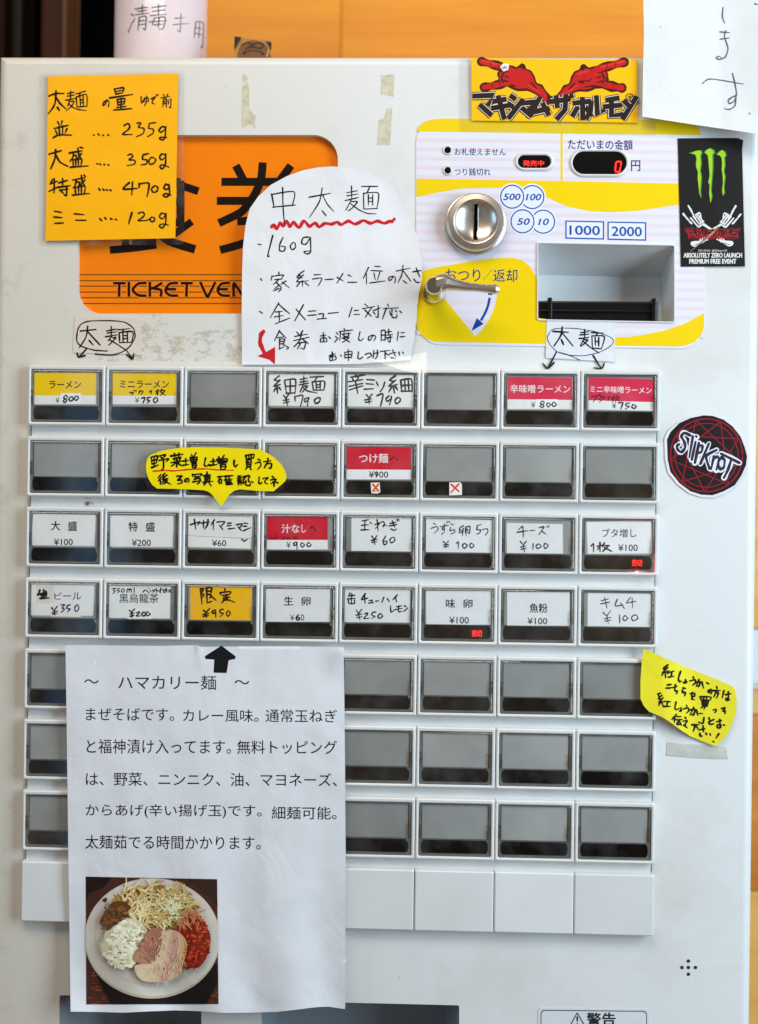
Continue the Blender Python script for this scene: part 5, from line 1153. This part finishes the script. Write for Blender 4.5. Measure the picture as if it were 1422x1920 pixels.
s.ink([ell(cx, cy, 325, 328, 72) + [(cx+325, cy)]], 10, RX_, taper=0, wob=0); s.ink([ell(cx, cy, 284, 288, 72) + [(cx+284, cy)]], 8, RX_, taper=0, wob=0)
V9 = [(cx + 325*math.cos(math.radians(-107 + 40*i)), cy + 328*math.sin(math.radians(-107 + 40*i))) for i in range(9)]
for i in range(9): s.ink([[V9[i], V9[(i+3) % 9]]], 8, RX_, taper=0, wob=0, curve=False)
LG = ('600 1232 545 1208 518 1240 545 1290 552 1340 520 1382 486 1360 478 1325 500 1310', '622 1240 590 1428', '646 1290 612 1450', '652 1240 656 1246', '676 1300 640 1478', '672 1318 708 1326 700 1378 664 1392', '766 1305 690 1486', '836 1362 742 1418 772 1530',
      '812 1420 786 1534', '806 1446 842 1420 856 1450 834 1540', '884 1424 850 1480 862 1536 898 1522 908 1458 884 1424', '876 1396 1040 1478', '968 1448 938 1540 902 1612')
for wd, c in ((48, (226, 228, 236)), (22, (48, 36, 52))):
    for t in LG: s.ink(t, wd, c, taper=0.1)
o = s.build('round_sticker', GLOSS, None, at(1325, 930), smooth=False)
tag(o, 'round black sticker with a red star and spiky white lettering', 'sticker', 'stickers on the machine front')

# white sheet hanging in at the top right corner
A = (860, 0, 2.5302)
dep = wavy(0.0060, 0.0010, 90, 90, 5.2, lambda x, y: 0.004*max(0, (y-150)/100)**2 + 0.004*max(0, (x-1350)/70))
s = Sheet(dep); s.base([(1202, -60), (1206.5, 0), (1208, 60), (1206, 140), (1204.6, 218.5), (1290, 232), (1380, 245), (1470, 259), (1470, -60)], (226, 226, 226), grid=10); s.org(*A); G_ = (92, 96, 106)
s.ink('1255 36 1252 80 1263 109;1240 151 1286 155;1241 186 1286 180;1268 146 1262 175 1279 230 1266 270 1240 282 1221 275 1235 267 1247 275;1157 396 1185 376 1230 378 1352 399;1300 348 1312 400 1319 450 1300 460 1280 475 1285 491 1308 480 1318 456;1318 440 1312 500 1285 519 1260 515;1405 18 1420 22', 6, G_); s.ink('1380 539 1383 540', 7, G_); s.ink('958 126 960 127', 5, (150, 130, 110))
o = s.build('paper_sheet_hanging', PAPER, None, at(1330, 245)); o.name = 'hanging_paper'
tag(o, 'white paper with grey brush writing hanging over the top right corner of the machine', 'paper')

# small tags with orange crosses
A = (480, 810, 2.9625)
for poly, xs, lab in (('638 282 688 280 692 335 675 342 642 340', '650 291 684 329;681 290 650 330', 'stained paper tag with orange cross under the red dipping noodle card'),
                      ('1075 280 1135 278 1145 290 1145 350 1075 352', '1085 291 1129 331;1127 289 1085 335', 'clean white paper tag with orange cross on an empty button')):
    s = Sheet(0.0066); s.base(zz(A, poly), (236, 230, 220), grid=0); s.org(*A)
    if 'stained' in lab: s.poly('', (214, 190, 140), pts=ell(664, 322, 18, 14, 12))
    s.ink(xs, 8, (222, 70, 30), taper=0)
    o = s.build('cross_tag', PAPER, None, smooth=False); tag(o, lab, 'tag', 'paper tags with crosses')

# tape and old glue
def patch(name, org, poly, m, d, label, cat, group=None):
    s = Sheet(d); s.base(zz(org, poly), (200, 196, 188), grid=0, skirt=0.0001)
    o = s.build(name, m, None, smooth=False); return tag(o, label, cat, group)
TAPE = mat('masking_tape', (0.56, 0.54, 0.48), 0.8, vary=0.22, scale=55, bump=0.4, bscale=300)
patch('masking_tape', (1150, 1180, 5.228), '530 1108 620 1116 700 1125 860 1130 980 1142 1100 1150 1118 1200 1108 1220 1130 1270 1000 1268 860 1262 700 1250 520 1235 528 1180', TAPE, 0.00035, 'strip of grey masking tape below the tilted yellow note', 'tape')
RES = residue_mat('old_glue', (0.72, 0.66, 0.44), 0.80, 60); RES2 = residue_mat('grey_glue', (0.66, 0.60, 0.48), 0.40, 110); GRIME = residue_mat('rust_grime', (0.16, 0.11, 0.07), 0.15, 70)
RG = 'patches of old tape glue'
patch('glue_patch', (460, 0, 2.844), '725 400 797 396 793 470 792 515 724 500', RES, 0.0002, 'upper yellowed scrap of old tape, between the two panels at the top', 'glue patch', RG)
patch('glue_patch', (460, 0, 2.844), '760 575 786 572 774 770 704 774 712 640 740 630', RES, 0.0002, 'lower yellowed scrap of old tape, between the two panels at the top', 'glue patch', RG)
patch('glue_patch', (0, 0, 2.844), '1293 395 1316 398 1330 480 1330 580 1365 620 1360 690 1345 660 1290 680', RES, 0.0002, 'narrow yellow-green glue streak above the orange ticket panel', 'glue patch', RG)
patch('glue_patch', (40, 580, 3.091), '690 30 845 28 850 125 1280 118 1282 300 700 300', RES2, 0.0002, 'wide mottled glue patch under the orange ticket panel', 'glue patch', RG)
patch('glue_patch', (40, 580, 3.091), '415 262 700 262 700 300 412 300', RES2, 0.00015, 'small mottled glue strip under the left circled label', 'glue patch', RG)
patch('grime_patch', (0, 0, 2.844), '5 304 250 303 260 312 60 322 22 350 5 380', GRIME, 0.0002, 'brown grime along the upper left corner of the machine', 'grime', None)
patch('grime_patch', (40, 810, 3.95), '470 486 500 480 540 515 540 545 475 545', residue_mat('black_smudge', (0.03, 0.03, 0.03), 0.42, 200), 0.0021, 'black smudge between the second and third button rows', 'grime', None)
# clear tape under the right edge of the dome notice
film_o = empty('clear_tape', at(750, 675, 0.004), 'piece of clear tape at the lower right corner of the white dome notice', 'tape')
film('tape_strip', [(655, 681), (700, 676), (768, 668), (800, 660), (802, 700), (770, 699), (700, 698)], lambda x, y: 0.0081 if y > 683 else 0.004, film_o)

# ------------------------------------------------------------------ things standing on top of the machine
# white dispenser bottle with handwriting
YB = 0.105
pa, pb = at(217, 60, -YB), at(388, 60, -YB); rad = (pb.x-pa.x)/2*0.997; bc = Vector(((pa.x+pb.x)/2, YB, ZT))
BOT = mat('white_translucent_plastic', (0.80, 0.67, 0.69), 0.10, vary=0.04, scale=20)
BOT.node_tree.nodes['Principled BSDF'].inputs['Subsurface Weight'].default_value = 0.25
BOT.node_tree.nodes['Principled BSDF'].inputs['Subsurface Radius'].default_value = (0.02, 0.012, 0.01)
bm = bmesh.new()
prof = [(0.001, 0), (rad-0.004, 0), (rad, 0.004), (rad, 0.16), (rad-0.006, 0.185), (0.017, 0.20), (0.016, 0.215), (0.001, 0.215)]
loft(bm, [[Vector((bc.x + r*math.cos(2*math.pi*i/64), bc.y + r*math.sin(2*math.pi*i/64), bc.z + z)) for i in range(64)] for r, z in prof], cap0=True, cap1=True)
bot = from_bm('dispenser_bottle', bm, BOT, None, bc, smooth=True)
tag(bot, 'white plastic bottle with black handwriting standing on the machine at the top left', 'bottle')
def on_bottle(px, py, h):
    v = ray(px, py); o = CAM; R2 = rad + h + 0.0001
    a = v.x**2 + v.y**2; b = 2*((o.x-bc.x)*v.x + (o.y-bc.y)*v.y); c = (o.x-bc.x)**2 + (o.y-bc.y)**2 - R2*R2; D = max(0, b*b - 4*a*c)
    return o + v*((-b - math.sqrt(D))/(2*a))
s = Sheet(0); s.map = on_bottle; s.org(0, 0, 2.844); IK = (58, 48, 52)
s.ink('720 44 732 54;700 74 716 86;684 172 702 130 722 98;735 45 790 38;760 26 760 76;738 61 786 54;722 79 796 70;744 92 736 162;744 92 780 88 776 156 764 150;742 112 777 108;740 132 777 128;810 40 888 30;815 60 882 52;846 20 846 80;803 84 888 75;826 96 815 131 872 128;826 96 882 92 872 150 848 156;796 117 890 110;850 95 845 147', 5, IK)
s.ink('932 98 988 94;924 131 1007 125;966 74 961 166 946 160;1046 114 1036 202;1046 116 1086 126 1081 252 1070 244;1043 146 1083 156;1040 177 1083 186;1066 121 1061 204', 4, (96, 84, 88))
s.build('handwriting', PAPER, bot, smooth=False)
# small photo card in a stand
YP = 0.07
pc = empty('photo_card', at(474, 100, -YP), 'tan photo card of a wrinkled dog face with black corner clips', 'photo card')
s = Sheet(-YP); s.org(0, 0, 2.844); s.base([(440, 69), (508, 76), (508, 150), (438, 150)], (176, 128, 62), grid=0, skirt=0.002)
s.poly('1270 280 1290 235 1340 215 1390 222 1422 245 1440 285 1440 330 1280 330', (120, 74, 40), smooth=True)
s.ink('1290 240 1320 225 1345 240 1320 255;1350 240 1380 226 1410 245 1385 258;1310 262 1350 250 1395 265;1300 280 1350 268 1400 282', 8, (52, 28, 18)); s.ink('1302 284 1306 287;1400 286 1404 288', 14, (20, 12, 10))
s.ink('1255 240 1270 220;1425 300 1435 250', 5, (214, 170, 90))
s.build('photo_print', GLOSS, pc, smooth=False)
bm = bmesh.new()
for q in ([(440, 68), (452, 69.5), (451, 74), (445, 83), (439.5, 92)], [(499, 77.5), (509.5, 79), (509, 94), (505, 88), (504, 82)]):
    f0 = [bm.verts.new(at(x, y, -YP + 0.0012)) for x, y in q]; f1 = [bm.verts.new(at(x, y, -YP - 0.004)) for x, y in q]
    bm.faces.new(f0); bm.faces.new(f1)
    for i in range(5): bm.faces.new((f0[i], f0[(i+1) % 5], f1[(i+1) % 5], f1[i]))
from_bm('corner_clip', bm, BLACKP, pc)
